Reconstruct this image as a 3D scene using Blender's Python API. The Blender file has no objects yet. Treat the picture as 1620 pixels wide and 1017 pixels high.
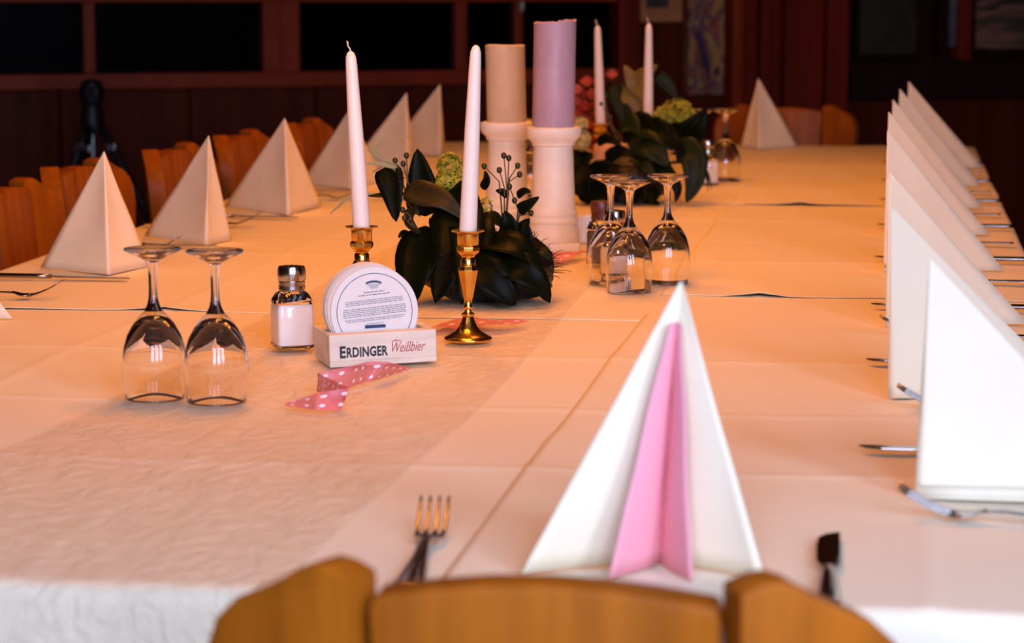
import bpy, bmesh, math, random
from mathutils import Vector, Matrix, noise

random.seed(7)
S = bpy.context.scene
COL = S.collection
PI = math.pi

# ------------------------------------------------------------------ camera
cam_d = bpy.data.cameras.new('camera')
cam = bpy.data.objects.new('camera', cam_d)
COL.objects.link(cam)
cam.location = (0, 0, 1.16)
cam.rotation_euler = (PI / 2 - math.radians(7.5266), 0, math.radians(8.5972))
cam_d.sensor_width = 36
cam_d.lens = 4000 / 1620 * 36
cam_d.clip_start = .05
cam_d.clip_end = 60
cam_d.dof.use_dof = True
cam_d.dof.focus_distance = 3.0
cam_d.dof.aperture_fstop = 8.5
S.camera = cam

# ------------------------------------------------------------------ world, exposure
w = bpy.data.worlds.new('world')
S.world = w
w.use_nodes = True
w.node_tree.nodes['Background'].inputs[0].default_value = (1.0, .75, .55, 1)
w.node_tree.nodes['Background'].inputs[1].default_value = .01
S.view_settings.view_transform = 'Standard'
S.view_settings.look = 'None'
S.view_settings.exposure = 0
S.view_settings.gamma = 1
S.view_settings.use_curve_mapping = False
S.cycles.use_denoising = True
S.cycles.max_bounces = 14
S.cycles.transmission_bounces = 12
S.cycles.transparent_max_bounces = 16
S.cycles.sample_clamp_indirect = 4


def area_light(name, loc, target, sx, sy, power, col):
    d = bpy.data.lights.new(name, 'AREA')
    d.shape = 'RECTANGLE'
    d.size = sx
    d.size_y = sy
    d.energy = power
    d.color = col
    o = bpy.data.objects.new(name, d)
    o.location = loc
    o.rotation_euler = (Vector(target) - Vector(loc)).to_track_quat('-Z', 'Y').to_euler()
    COL.objects.link(o)
    return o


def spot_light(name, loc, power, col, angle=105, blend=.6, size=.05, target=None):
    d = bpy.data.lights.new(name, 'SPOT')
    d.energy = power
    d.color = col
    d.spot_size = math.radians(angle)
    d.spot_blend = blend
    d.shadow_soft_size = size
    o = bpy.data.objects.new(name, d)
    o.location = loc
    if target is not None:
        o.rotation_euler = (Vector(target) - Vector(loc)).to_track_quat('-Z', 'Y').to_euler()
    COL.objects.link(o)
    return o


# assumed daylight: three bare area lights floating near the camera, no window built there
DAY = (.58, .67, 1.0)
for i, (x, y) in enumerate(((-.20, -.40), (.52, -.12), (1.22, .20))):
    area_light('assumed_daylight', (x, y, 1.58), (x * .45 - .50, 2.4, .85), .46, 1.15, 36, DAY)
# assumed unseen warm lamps over the table, each a ring of eight bare spots
WARM = (1.0, .31, .045)
for y, p in ((2.60, 44), (3.75, 42), (4.95, 36), (5.9, 21)):
    for k in range(8):
        a = PI * k / 4
        spot_light('assumed_lamp_light', (-.55 + .22 * math.cos(a), y + .22 * math.sin(a), 1.98), p / 8, WARM, 118, .55, .034)
# unseen warm fill spot, added to brighten napkin faces down the table
spot_light('warm_fill_spot', (-1.0, .75, 2.25), 95, WARM, 44, 1.0, .05, (-.55, 5.2, .85))

# ------------------------------------------------------------------ materials
MATS = {}


def nodes_of(m):
    return m.node_tree.nodes, m.node_tree.links


def mat(name, col, rough=.5, metal=0, noise_amt=0, noise_scale=(8, 8, 8), bump=0, bump_scale=40, **kw):
    if name in MATS:
        return MATS[name]
    m = bpy.data.materials.new(name)
    m.use_nodes = True
    n, l = nodes_of(m)
    b = n['Principled BSDF']
    b.inputs['Base Color'].default_value = (*col, 1)
    b.inputs['Roughness'].default_value = rough
    b.inputs['Metallic'].default_value = metal
    for k, v in kw.items():
        b.inputs[k.replace('_', ' ')].default_value = v
    tc = n.new('ShaderNodeTexCoord')
    if noise_amt:
        mp = n.new('ShaderNodeMapping')
        mp.inputs['Scale'].default_value = noise_scale
        l.new(tc.outputs['Object'], mp.inputs[0])
        t = n.new('ShaderNodeTexNoise')
        t.inputs['Scale'].default_value = 1
        t.inputs['Detail'].default_value = 5
        l.new(mp.outputs[0], t.inputs['Vector'])
        r = n.new('ShaderNodeValToRGB')
        r.color_ramp.elements[0].position = .3
        r.color_ramp.elements[1].position = .7
        r.color_ramp.elements[0].color = (*[c * (1 - noise_amt) for c in col], 1)
        r.color_ramp.elements[1].color = (*[min(1, c * (1 + noise_amt * .6)) for c in col], 1)
        l.new(t.outputs['Fac'], r.inputs[0])
        l.new(r.outputs[0], b.inputs['Base Color'])
    if bump:
        t2 = n.new('ShaderNodeTexNoise')
        t2.inputs['Scale'].default_value = bump_scale
        t2.inputs['Detail'].default_value = 4
        l.new(tc.outputs['Object'], t2.inputs['Vector'])
        bp = n.new('ShaderNodeBump')
        bp.inputs['Strength'].default_value = bump
        bp.inputs['Distance'].default_value = .004
        l.new(t2.outputs['Fac'], bp.inputs['Height'])
        l.new(bp.outputs[0], b.inputs['Normal'])
    MATS[name] = m
    return m


CLOTH = mat('paper_cloth', (.84, .76, .56), .75, bump=.12, bump_scale=9)
NAPKIN = mat('napkin_cream', (.84, .755, .54), .9, noise_amt=.03, noise_scale=(20, 20, 20), bump=.1, bump_scale=35)
NAPKIN_IN = mat('napkin_inner', (.82, .74, .52), .9)
PINK = mat('napkin_pink', (.86, .36, .40), .9)
WOOD = mat('chair_wood', (.33, .090, .005), .42, Specular_IOR_Level=.13, noise_amt=.35, noise_scale=(30, 30, 4), Coat_Weight=.0, Coat_Roughness=.2)
WOOD_D = mat('chair_wood_dark', (.16, .04, .008), .35)
WALL_W = mat('wall_panel_wood', (.12, .016, .003), .6, noise_amt=.35, noise_scale=(14, 14, 1.5), Specular_IOR_Level=.15)
FRAME_W = mat('window_wood', (.34, .040, .005), .5, noise_amt=.25, noise_scale=(9, 9, 2), Specular_IOR_Level=.2)
POST_W = mat('post_wood', (.24, .020, .005), .5, noise_amt=.3, noise_scale=(14, 14, 1.5), Specular_IOR_Level=.2)
DARK_W = mat('black_brown_wood', (.030, .007, .004), .6, Specular_IOR_Level=.15, noise_amt=.3, noise_scale=(9, 9, 2))
NIGHT = mat('night_glass', (.003, .003, .004), .25, Specular_IOR_Level=.02)
BRASS = mat('brass', (.72, .44, .10), .22, 1.0, noise_amt=.15, noise_scale=(60, 60, 60))
STEEL = mat('cutlery_steel', (.33, .31, .29), .18, 1.0)
CHROME = mat('shaker_chrome', (.55, .52, .48), .18, 1.0)
CAPDARK = mat('shaker_dark_cap', (.10, .03, .02), .35)
WAX = mat('taper_wax', (.84, .79, .70), .42, Subsurface_Weight=.25, Subsurface_Scale=.01)
WAXC = mat('cream_wax', (.60, .50, .34), .5, noise_amt=.06, noise_scale=(50, 50, 50), Subsurface_Weight=.2, Subsurface_Scale=.01)
WAXV = mat('violet_wax', (.45, .33, .42), .45, noise_amt=.08, noise_scale=(60, 60, 20), Subsurface_Weight=.2, Subsurface_Scale=.01)
WICK = mat('wick', (.75, .68, .6), .9)
WHITEP = mat('white_paint_wood', (.78, .75, .64), .5, noise_amt=.06, noise_scale=(30, 30, 30), bump=.15, bump_scale=60)
BLOCKW = mat('pale_beech', (.80, .70, .55), .5, noise_amt=.16, noise_scale=(9, 60, 60))
CARD = mat('beer_mat_card', (.80, .77, .70), .8)
CARD_E = mat('beer_mat_edge', (.70, .60, .50), .9)
INK = mat('black_ink', (.012, .012, .016), .6)
INKG = mat('grey_ink', (.24, .24, .27), .8)
INKB = mat('blue_ink', (.02, .04, .13), .7)
INKR = mat('red_ink', (.45, .05, .04), .6)
LEAF = mat('dark_leaf', (.0035, .006, .002), .36, Specular_IOR_Level=.05, noise_amt=.3, noise_scale=(40, 40, 40))
LEAF2 = mat('green_leaf', (.012, .020, .005), .42, Specular_IOR_Level=.10, noise_amt=.3, noise_scale=(40, 40, 40))
LEAF3D = mat('brown_green_leaf', (.022, .018, .005), .45, noise_amt=.4, noise_scale=(60, 60, 60), Specular_IOR_Level=.2)
LEAF3 = mat('olive_leaf', (.16, .12, .02), .45, Specular_IOR_Level=.3, noise_amt=.3, noise_scale=(40, 40, 40))
GRASS = mat('grey_green_blade', (.24, .24, .12), .6)
MOSS = mat('dark_moss', (.006, .0045, .003), .35, Specular_IOR_Level=.3, noise_amt=.6, noise_scale=(60, 60, 60), bump=1.0, bump_scale=70)
HYD = mat('hydrangea_green', (.30, .31, .018), .7, noise_amt=.35, noise_scale=(70, 70, 70))
HYDP = mat('hydrangea_pale', (.50, .46, .16), .7, noise_amt=.3, noise_scale=(70, 70, 70))
ROSE = mat('coral_blossom', (.75, .15, .07), .7, noise_amt=.3, noise_scale=(60, 60, 60))
ROSED = mat('red_blossom', (.42, .045, .015), .7, noise_amt=.3, noise_scale=(60, 60, 60))
POT = mat('terracotta_pot', (.74, .50, .38), .6)
BERRY = mat('berry', (.02, .025, .012), .3)
STEM = mat('stem', (.08, .07, .025), .6)
BLACK = mat('black_plastic', (.008, .007, .007), .5)
GREYM = mat('grey_metal', (.35, .34, .34), .3, 1.0)
GOLDF = mat('pale_gilt_frame', (.60, .24, .07), .5, noise_amt=.2, noise_scale=(20, 20, 20))
FLOORM = mat('floor_boards', (.10, .045, .02), .45, noise_amt=.3, noise_scale=(2, 20, 2))
CEIL = mat('ceiling_wood', (.16, .07, .03), .6, noise_amt=.3, noise_scale=(20, 2, 2))
SALT = mat('salt', (.84, .80, .72), .9, bump=.2, bump_scale=200, Coat_Weight=.6, Coat_Roughness=.03)


def glass(name, rough=.0, ior=1.45):
    m = bpy.data.materials.new(name)
    m.use_nodes = True
    n, l = nodes_of(m)
    n.remove(n['Principled BSDF'])
    g = n.new('ShaderNodeBsdfGlass')
    g.inputs['Roughness'].default_value = rough
    g.inputs['IOR'].default_value = ior
    l.new(g.outputs[0], n['Material Output'].inputs[0])
    return m


GLASS = glass('clear_glass')


def sheer(name, col, alpha, bump, scale, dots=False):
    m = bpy.data.materials.new(name)
    m.use_nodes = True
    n, l = nodes_of(m)
    b = n['Principled BSDF']
    b.inputs['Base Color'].default_value = (*col, 1)
    b.inputs['Roughness'].default_value = .42
    b.inputs['Alpha'].default_value = alpha
    tc = n.new('ShaderNodeTexCoord')
    if dots:
        uv = n.new('ShaderNodeUVMap')
        mp = n.new('ShaderNodeMapping')
        mp.inputs['Scale'].default_value = dots
        l.new(uv.outputs[0], mp.inputs[0])
        fr = n.new('ShaderNodeVectorMath'); fr.operation = 'FRACTION'
        l.new(mp.outputs[0], fr.inputs[0])
        ds = n.new('ShaderNodeVectorMath'); ds.operation = 'DISTANCE'
        ds.inputs[1].default_value = (.5, .5, 0)
        l.new(fr.outputs[0], ds.inputs[0])
        lt = n.new('ShaderNodeMath'); lt.operation = 'LESS_THAN'
        lt.inputs[1].default_value = .16
        l.new(ds.outputs['Value'], lt.inputs[0])
        mx = n.new('ShaderNodeMix'); mx.data_type = 'RGBA'
        mx.inputs[6].default_value = (*col, 1)
        mx.inputs[7].default_value = (.9, .78, .74, 1)
        l.new(lt.outputs[0], mx.inputs[0])
        l.new(mx.outputs[2], b.inputs['Base Color'])
        mm = n.new('ShaderNodeMath'); mm.operation = 'MAXIMUM'
        mm.inputs[1].default_value = alpha
        l.new(lt.outputs[0], mm.inputs[0])
        l.new(mm.outputs[0], b.inputs['Alpha'])
    else:
        # crushed organza: thin creases running every way
        mp = n.new('ShaderNodeMapping')
        mp.inputs['Scale'].default_value = (scale, scale * .55, scale)
        l.new(tc.outputs['Object'], mp.inputs[0])
        t = n.new('ShaderNodeTexNoise')
        t.inputs['Scale'].default_value = 1
        t.inputs['Detail'].default_value = 6
        t.inputs['Distortion'].default_value = 1.8
        l.new(mp.outputs[0], t.inputs['Vector'])
        bp = n.new('ShaderNodeBump')
        bp.inputs['Strength'].default_value = bump
        bp.inputs['Distance'].default_value = .012
        l.new(t.outputs['Fac'], bp.inputs['Height'])
        l.new(bp.outputs[0], b.inputs['Normal'])
    return m


RUNNER = sheer('crushed_organza', (.94, .80, .58), .30, .95, 34)
RIBBON = sheer('pink_dotted_ribbon', (.74, .16, .17), .80, 0, 0, dots=(36, 2, 1))


def painting(name, cols, scale, seed):
    m = bpy.data.materials.new(name)
    m.use_nodes = True
    n, l = nodes_of(m)
    b = n['Principled BSDF']
    b.inputs['Roughness'].default_value = .5
    tc = n.new('ShaderNodeTexCoord')
    mp = n.new('ShaderNodeMapping')
    mp.inputs['Scale'].default_value = scale
    mp.inputs['Location'].default_value = (seed, seed * 1.7, 0)
    l.new(tc.outputs['Object'], mp.inputs[0])
    t = n.new('ShaderNodeTexNoise')
    t.inputs['Scale'].default_value = 1
    t.inputs['Detail'].default_value = 2.5
    t.inputs['Distortion'].default_value = .8
    l.new(mp.outputs[0], t.inputs['Vector'])
    r = n.new('ShaderNodeValToRGB')
    e = r.color_ramp.elements
    while len(e) < len(cols):
        e.new(.5)
    for i, c in enumerate(cols):
        e[i].position = .28 + .44 * i / (len(cols) - 1)
        e[i].color = (*c, 1)
    l.new(t.outputs['Fac'], r.inputs[0])
    l.new(r.outputs[0], b.inputs['Base Color'])
    return m


# ------------------------------------------------------------------ mesh helpers
class MB:
    def __init__(self):
        self.v = []
        self.f = []
        self.uv = None

    def add(self, vs, fs):
        o = len(self.v)
        self.v += [tuple(p) for p in vs]
        self.f += [tuple(i + o for i in f) for f in fs]
        return self

    def hexa(self, p):  # 8 corners, bottom ring then top ring
        return self.add(p, [(3, 2, 1, 0), (4, 5, 6, 7), (0, 1, 5, 4), (1, 2, 6, 5), (2, 3, 7, 6), (3, 0, 4, 7)])

    def box(self, c, s):
        x, y, z = c
        a, b, d = s[0] / 2, s[1] / 2, s[2] / 2
        return self.hexa([(x - a, y - b, z - d), (x + a, y - b, z - d), (x + a, y + b, z - d), (x - a, y + b, z - d),
                          (x - a, y - b, z + d), (x + a, y - b, z + d), (x + a, y + b, z + d), (x - a, y + b, z + d)])

    def lathe(self, prof, n=24, c=(0, 0, 0), cap0=True, cap1=True, lean=(0, 0), rot=0):
        vs = []
        z0 = prof[0][1]
        for r, z in prof:
            for k in range(n):
                a = 2 * PI * k / n + rot
                vs.append((c[0] + r * math.cos(a) + lean[0] * (z - z0), c[1] + r * math.sin(a) + lean[1] * (z - z0), c[2] + z))
        fs = []
        for i in range(len(prof) - 1):
            for k in range(n):
                k2 = (k + 1) % n
                fs.append((i * n + k, i * n + k2, (i + 1) * n + k2, (i + 1) * n + k))
        if cap0:
            fs.append(tuple(range(n - 1, -1, -1)))
        if cap1:
            fs.append(tuple((len(prof) - 1) * n + k for k in range(n)))
        return self.add(vs, fs)

    def tube(self, pts, rad, n=8, flat=1.0, caps=True):
        pts = [Vector(p) for p in pts]
        if not hasattr(rad, '__len__'):
            rad = [rad] * len(pts)
        vs, fs = [], []
        for i, p in enumerate(pts):
            t = (pts[min(i + 1, len(pts) - 1)] - pts[max(i - 1, 0)]).normalized()
            up = Vector((0, 0, 1)) if abs(t.z) < .9 else Vector((0, 1, 0))
            a = t.cross(up).normalized()
            b = a.cross(t)
            for k in range(n):
                q = 2 * PI * k / n
                vs.append(p + a * math.cos(q) * rad[i] + b * math.sin(q) * rad[i] * flat)
        for i in range(len(pts) - 1):
            for k in range(n):
                k2 = (k + 1) % n
                fs.append((i * n + k, i * n + k2, (i + 1) * n + k2, (i + 1) * n + k))
        if caps:
            fs.append(tuple(range(n - 1, -1, -1)))
            fs.append(tuple((len(pts) - 1) * n + k for k in range(n)))
        return self.add(vs, fs)

    def grid(self, rows):
        nr, nc = len(rows), len(rows[0])
        return self.add([p for r in rows for p in r],
                        [(i * nc + j, i * nc + j + 1, (i + 1) * nc + j + 1, (i + 1) * nc + j) for i in range(nr - 1) for j in range(nc - 1)])

    def prism(self, outline, fn, t0, t1):
        """outline in 2D, fn(a, b, t) -> 3D, extruded from t0 to t1"""
        n = len(outline)
        vs = [fn(a, b, t0) for a, b in outline] + [fn(a, b, t1) for a, b in outline]
        fs = [tuple(range(n - 1, -1, -1)), tuple(range(n, 2 * n))]
        fs += [(k, (k + 1) % n, n + (k + 1) % n, n + k) for k in range(n)]
        return self.add(vs, fs)

    def ball(self, c, r, seg=8, rings=5, sq=(1, 1, 1)):
        prof = []
        vs, fs = [], []
        for i in range(1, rings):
            a = PI * i / rings
            for k in range(seg):
                q = 2 * PI * k / seg
                vs.append((c[0] + r * sq[0] * math.sin(a) * math.cos(q), c[1] + r * sq[1] * math.sin(a) * math.sin(q), c[2] - r * sq[2] * math.cos(a)))
        b = len(vs)
        vs += [(c[0], c[1], c[2] - r * sq[2]), (c[0], c[1], c[2] + r * sq[2])]
        for i in range(rings - 2):
            for k in range(seg):
                k2 = (k + 1) % seg
                fs.append((i * seg + k, i * seg + k2, (i + 1) * seg + k2, (i + 1) * seg + k))
        for k in range(seg):
            k2 = (k + 1) % seg
            fs.append((b, k2, k))
            fs.append((b + 1, (rings - 2) * seg + k, (rings - 2) * seg + k2))
        return self.add(vs, fs)

    def build(self, name, m, parent=None, smooth=False, bevel=0, solid=0, angle=None, segs=2):
        me = bpy.data.meshes.new(name)
        me.from_pydata(self.v, [], self.f)
        me.update()
        bm = bmesh.new()
        bm.from_mesh(me)
        if not solid:
            bmesh.ops.recalc_face_normals(bm, faces=bm.faces)
        if bevel:
            bmesh.ops.bevel(bm, geom=[e for e in bm.edges if len(e.link_faces) == 2 and e.calc_face_angle(0) > .5],
                            offset=bevel, segments=segs, profile=.6, affect='EDGES', clamp_overlap=True)
        bm.to_mesh(me)
        bm.free()
        if smooth:
            me.shade_smooth()
            if angle:
                me.set_sharp_from_angle(angle=math.radians(angle))
        me.materials.append(m)
        o = bpy.data.objects.new(name, me)
        COL.objects.link(o)
        if parent:
            o.parent = parent
        if solid:
            md = o.modifiers.new('thickness', 'SOLIDIFY')
            md.thickness = solid
            md.offset = 0
        return o


def tag(o, label, cat, group=None):
    o['label'] = label
    o['category'] = cat
    if group:
        o['group'] = group
    return o


def thing(name, label, cat, loc=(0, 0, 0), rz=0, group=None):
    o = bpy.data.objects.new(name, None)
    o.empty_display_size = .05
    COL.objects.link(o)
    o.location = loc
    o.rotation_euler = (0, 0, rz)
    return tag(o, label, cat, group)


def structure(o):
    o['kind'] = 'structure'
    return o


def dup(root, loc, rz, label, group=None):
    def cp(o, p):
        c = o.copy()
        COL.objects.link(c)
        if p:
            c.parent = p
        for ch in list(o.children):
            cp(ch, c)
        return c
    r = cp(root, None)
    r.location = loc
    r.rotation_euler = (0, 0, rz)
    r['label'] = label
    if group:
        r['group'] = group
    return r


def lerp(a, b, t):
    return a + (b - a) * t


def interp(nodes, x):
    if x <= nodes[0][0]:
        return nodes[0][1]
    for (a, va), (b, vb) in zip(nodes, nodes[1:]):
        if x <= b:
            return lerp(va, vb, (x - a) / (b - a))
    return nodes[-1][1]


# ------------------------------------------------------------------ room shell (the room stands at an angle to the table)
P0 = Vector((-2.73, 7.70, 0))
U = Vector((.8908, .4543, 0))
N = Vector((.4543, -.8908, 0))   # out of the back wall, into the room


def wp(u, d, z):
    p = P0 + U * u + N * d
    return (p.x, p.y, z)


def wbox(mb, u0, u1, z0, z1, d0, d1):
    return mb.hexa([wp(u0, d0, z0), wp(u1, d0, z0), wp(u1, d1, z0), wp(u0, d1, z0),
                    wp(u0, d0, z1), wp(u1, d0, z1), wp(u1, d1, z1), wp(u0, d1, z1)])


UL, UR, DN, HC = -4.2, 6.2, 11.5, 2.7
structure(wbox(MB(), UL, UR, -.1, 0, -.2, DN).build('floor', FLOORM))
structure(wbox(MB(), UL, UR, HC, HC + .1, -.2, DN).build('ceiling', CEIL))
back = structure(wbox(MB(), UL, UR, 0, HC, -.2, -.06).build('wall_back', WALL_W))
structure(wbox(MB(), UL - .1, UL, 0, HC, -.2, DN).build('wall_left', WALL_W))
structure(wbox(MB(), UR, UR + .1, 0, HC, -.2, DN).build('wall_right', WALL_W))
structure(wbox(MB(), UL - .1, UR + .1, 0, HC, DN, DN + .1).build('wall_front', WALL_W))

# wainscot boards under the windows
b0 = -2.4
k = 0
while b0 < 2.02:
    wbox(MB(), b0 + .003, min(b0 + .42, 2.03) - .003, .1, .84, -.06, -.018 - .004 * (k % 2)).build('wainscot_board', WALL_W, back, bevel=.004)
    b0 += .42
    k += 1
structure(wbox(MB(), -2.4, 6, 0, .1, -.06, 0).build('baseboard_back', DARK_W))
structure(wbox(MB(), -2.4, 2.03, .838, .888, -.06, .035).build('trim_1', FRAME_W, bevel=.005))   # window sill
structure(wbox(MB(), -2.4, 2.03, 1.112, 1.17, -.06, .02).build('trim_2', FRAME_W, bevel=.005))   # rail over the low panes
wbox(MB(), -2.4, 2.03, 1.17, HC, -.06, -.02).build('upper_panel', WALL_W, back)


def window(name, u0, u1, bars, handle=None):
    fr = MB()
    wbox(fr, u0 - .06, u0, .888, 1.112, -.05, .02)
    wbox(fr, u1, u1 + .06, .888, 1.112, -.05, .02)
    o = structure(fr.build(name, FRAME_W, bevel=.004))
    edges = [u0] + [x for b in bars for x in b] + [u1]
    for a, b in zip(edges[0::2], edges[1::2]):
        wbox(MB(), a, b, .888, 1.112, -.045, -.035).build('pane', NIGHT, o)
    for a, b in bars:
        wbox(MB(), a, b, .888, 1.112, -.035, .008).build('muntin', FRAME_W, o, bevel=.004)
    if handle:
        hb = MB().tube([wp(handle, .01, 1.085), wp(handle, .035, 1.087), wp(handle + .002, .037, 1.112)], [.006, .007, .006], 8)
        hb.build('handle', WHITEP, o, smooth=True)
    return o


window('window_1', -.40, .776, [(.196, .233)])
window('window_2', .897, 2.0, [(1.432, 1.472), (1.640, 1.668)], 1.655)
window('window_3', -1.60, -.52, [(-1.08, -1.04)])

# boarded wall right of the windows
uu = [2.03, 2.075]
structure(wbox(MB(), 2.0, 2.075, 0, HC, -.06, .05).build('trim_3', POST_W, bevel=.006))
for a, b, dd, m in ((2.08, 2.25, -.025, WALL_W), (2.25, 2.41, -.02, WALL_W)):
    wbox(MB(), a + .002, b - .002, .1, HC, -.06, dd).build('wall_board', m, back, bevel=.004)
structure(wbox(MB(), 2.415, 2.452, 0, HC, -.06, .06).build('trim_4', FRAME_W, bevel=.006))
edges = [2.455, 2.535, 2.575, 2.632, 2.72, 2.79, 2.875]
for i, (a, b) in enumerate(zip(edges, edges[1:])):
    wbox(MB(), a + .003, b - .003, 0.1, HC, -.06, (-.01, .02, -.025, .012, -.012, .015)[i]).build('wall_board', POST_W, back, bevel=.005)
b0 = 2.88
while b0 < 5.6:
    wbox(MB(), b0 + .002, b0 + .368, .1, .765, -.06, -.02).build('wainscot_board', WALL_W, back, bevel=.004)
    b0 += .37
structure(wbox(MB(), 2.88, 5.6, .765, .905, -.06, .03).build('trim_5', DARK_W, bevel=.006))
structure(wbox(MB(), 2.88, 5.6, .905, HC, -.06, -.035).build('trim_6', DARK_W))
structure(wbox(MB(), 3.225, 3.262, .905, HC, -.035, .02).build('trim_7', DARK_W, bevel=.004))
structure(wbox(MB(), 3.298, 3.346, .905, HC, -.035, .03).build('trim_8', POST_W, bevel=.004))


def picture(name, label, u0, u1, z0, z1, fw, fm, pm, d=.02, canvas_in=True):
    c = P0 + U * ((u0 + u1) / 2)
    t = thing(name, label, 'picture', (c.x, c.y, z0))
    off = Vector((c.x, c.y, z0))

    def part(nm, m, a, b, zz0, zz1, d0, d1, bev=0):
        mb = wbox(MB(), a, b, zz0, zz1, d0, d1)
        mb.v = [tuple(Vector(p) - off) for p in mb.v]
        return mb.build(nm, m, t, bevel=bev)
    part('canvas', pm, u0 + fw, u1 - fw, z0 + fw, z1 - fw, -.02, d * .5)
    if fw:
        fr = MB()
        for a, b, c0, c1 in ((u0, u0 + fw, z0, z1), (u1 - fw, u1, z0, z1), (u0 + fw, u1 - fw, z0, z0 + fw), (u0 + fw, u1 - fw, z1 - fw, z1)):
            wbox(fr, a, b, c0, c1, -.02, d)
        fr.v = [tuple(Vector(p) - off) for p in fr.v]
        fr.build('picture_frame', fm, t, bevel=.003)
    return t


picture('framed_picture', 'small picture in pale wooden frame on wall beside the window post', 2.06, 2.24, 1.043, 1.30, .048, GOLDF,
        painting('dim_canvas', [(.03, .03, .03), (.07, .06, .05)], (6, 6, 6), 2))
picture('painting', 'tall narrow abstract painting with dark violet, orange and yellow patches', 2.268, 2.40, .793, 1.45, 0, GOLDF,
        painting('abstract_canvas', [(.06, .04, .12), (.02, .02, .02), (.50, .14, .05), (.10, .06, .14), (.60, .36, .05), (.55, .18, .10), (.03, .03, .04)], (22, 22, 9), 4.2))
picture('dark_painting', 'large dim greenish painting above the black ledge right of the boards', 2.90, 3.15, .915, 1.45, .012, DARK_W,
        painting('dim_green_canvas', [(.02, .018, .008), (.045, .04, .015), (.02, .015, .006)], (6, 6, 6), 9))
picture('landscape_painting', 'dark landscape painting with pale pink streak, right of reddish post', 3.356, 3.72, .930, 1.30, .012, DARK_W,
        painting('streak_canvas', [(.012, .010, .008), (.09, .075, .04), (.32, .15, .10), (.012, .010, .008), (.08, .07, .035)], (2.2, 2.2, 16), 3.1))
picture('highlight_strip', 'narrow strip with painted greyish highlight between the two dark posts', 3.266, 3.294, .95, 1.40, 0, DARK_W,
        painting('highlight_grey', [(.05, .05, .05), (.20, .20, .19)], (3, 3, 9), 5))  # greyish highlight put into the colour of the strip

# ------------------------------------------------------------------ banquet table
XL, XR, Y0, Y1, TOP = -1.285, .198, 1.662, 6.62, .745
tb = thing('banquet_table', 'long banquet table hidden under cream paper cloths', 'table', ((XL + XR) / 2, (Y0 + Y1) / 2, 0))
cx, cy = (XL + XR) / 2, (Y0 + Y1) / 2
MB().box((0, 0, TOP - .016), (XR - XL - .02, Y1 - Y0 - .02, .03)).build('tabletop', WOOD_D, tb, bevel=.004)
for sx in (-1, 1):
    for yy in (-2.2, -.75, .75, 2.2):
        MB().box((sx * .25, yy, .357), (.06, .06, .714)).build('leg', WOOD_D, tb, bevel=.004)

XN = [(-1.30, .2), (-.92, 1), (-.61, .1), (-.305, .9), (-.175, .0), (.03, .9), (.21, .1)]
YN = [(1.62, .2), (2.10, 1), (2.42, .1), (2.75, .9), (3.10, .0), (3.40, .1), (3.76, 1), (4.10, .1), (4.45, .9), (4.80, 0), (5.14, .9), (5.5, 0), (5.85, 1), (6.2, .1), (6.66, .6)]
SEAM = -.307
XC = (-.92, -.61, -.175, .03)
YC = (2.10, 2.42, 2.75, 3.76, 4.10, 4.45, 5.14, 5.5, 5.85, 6.2)


def sheet_z(x, y, ix, iy):
    z = TOP + .0015 + .0011 * iy + .0006 * ix
    z += .0030 * interp(XN, x) + .0040 * interp(YN, y)
    z += .0013 * (max(math.exp(-((x - q) / .008) ** 2) for q in XC) + max(math.exp(-((y - q) / .010) ** 2) for q in YC))
    z += .0010 * noise.noise((x * 5, y * 5, ix + 2 * iy))
    return z


CROSS = [(3.10, 4.79), (3.37, 4.80)]   # where the next sheet starts, left and right column


def zt(x, y):
    ix = 0 if x < SEAM else 1
    c = CROSS[ix]
    iy = 0 if y < c[0] else (1 if y < c[1] else 2)
    return sheet_z(x, y, ix, iy) + .0012


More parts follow.
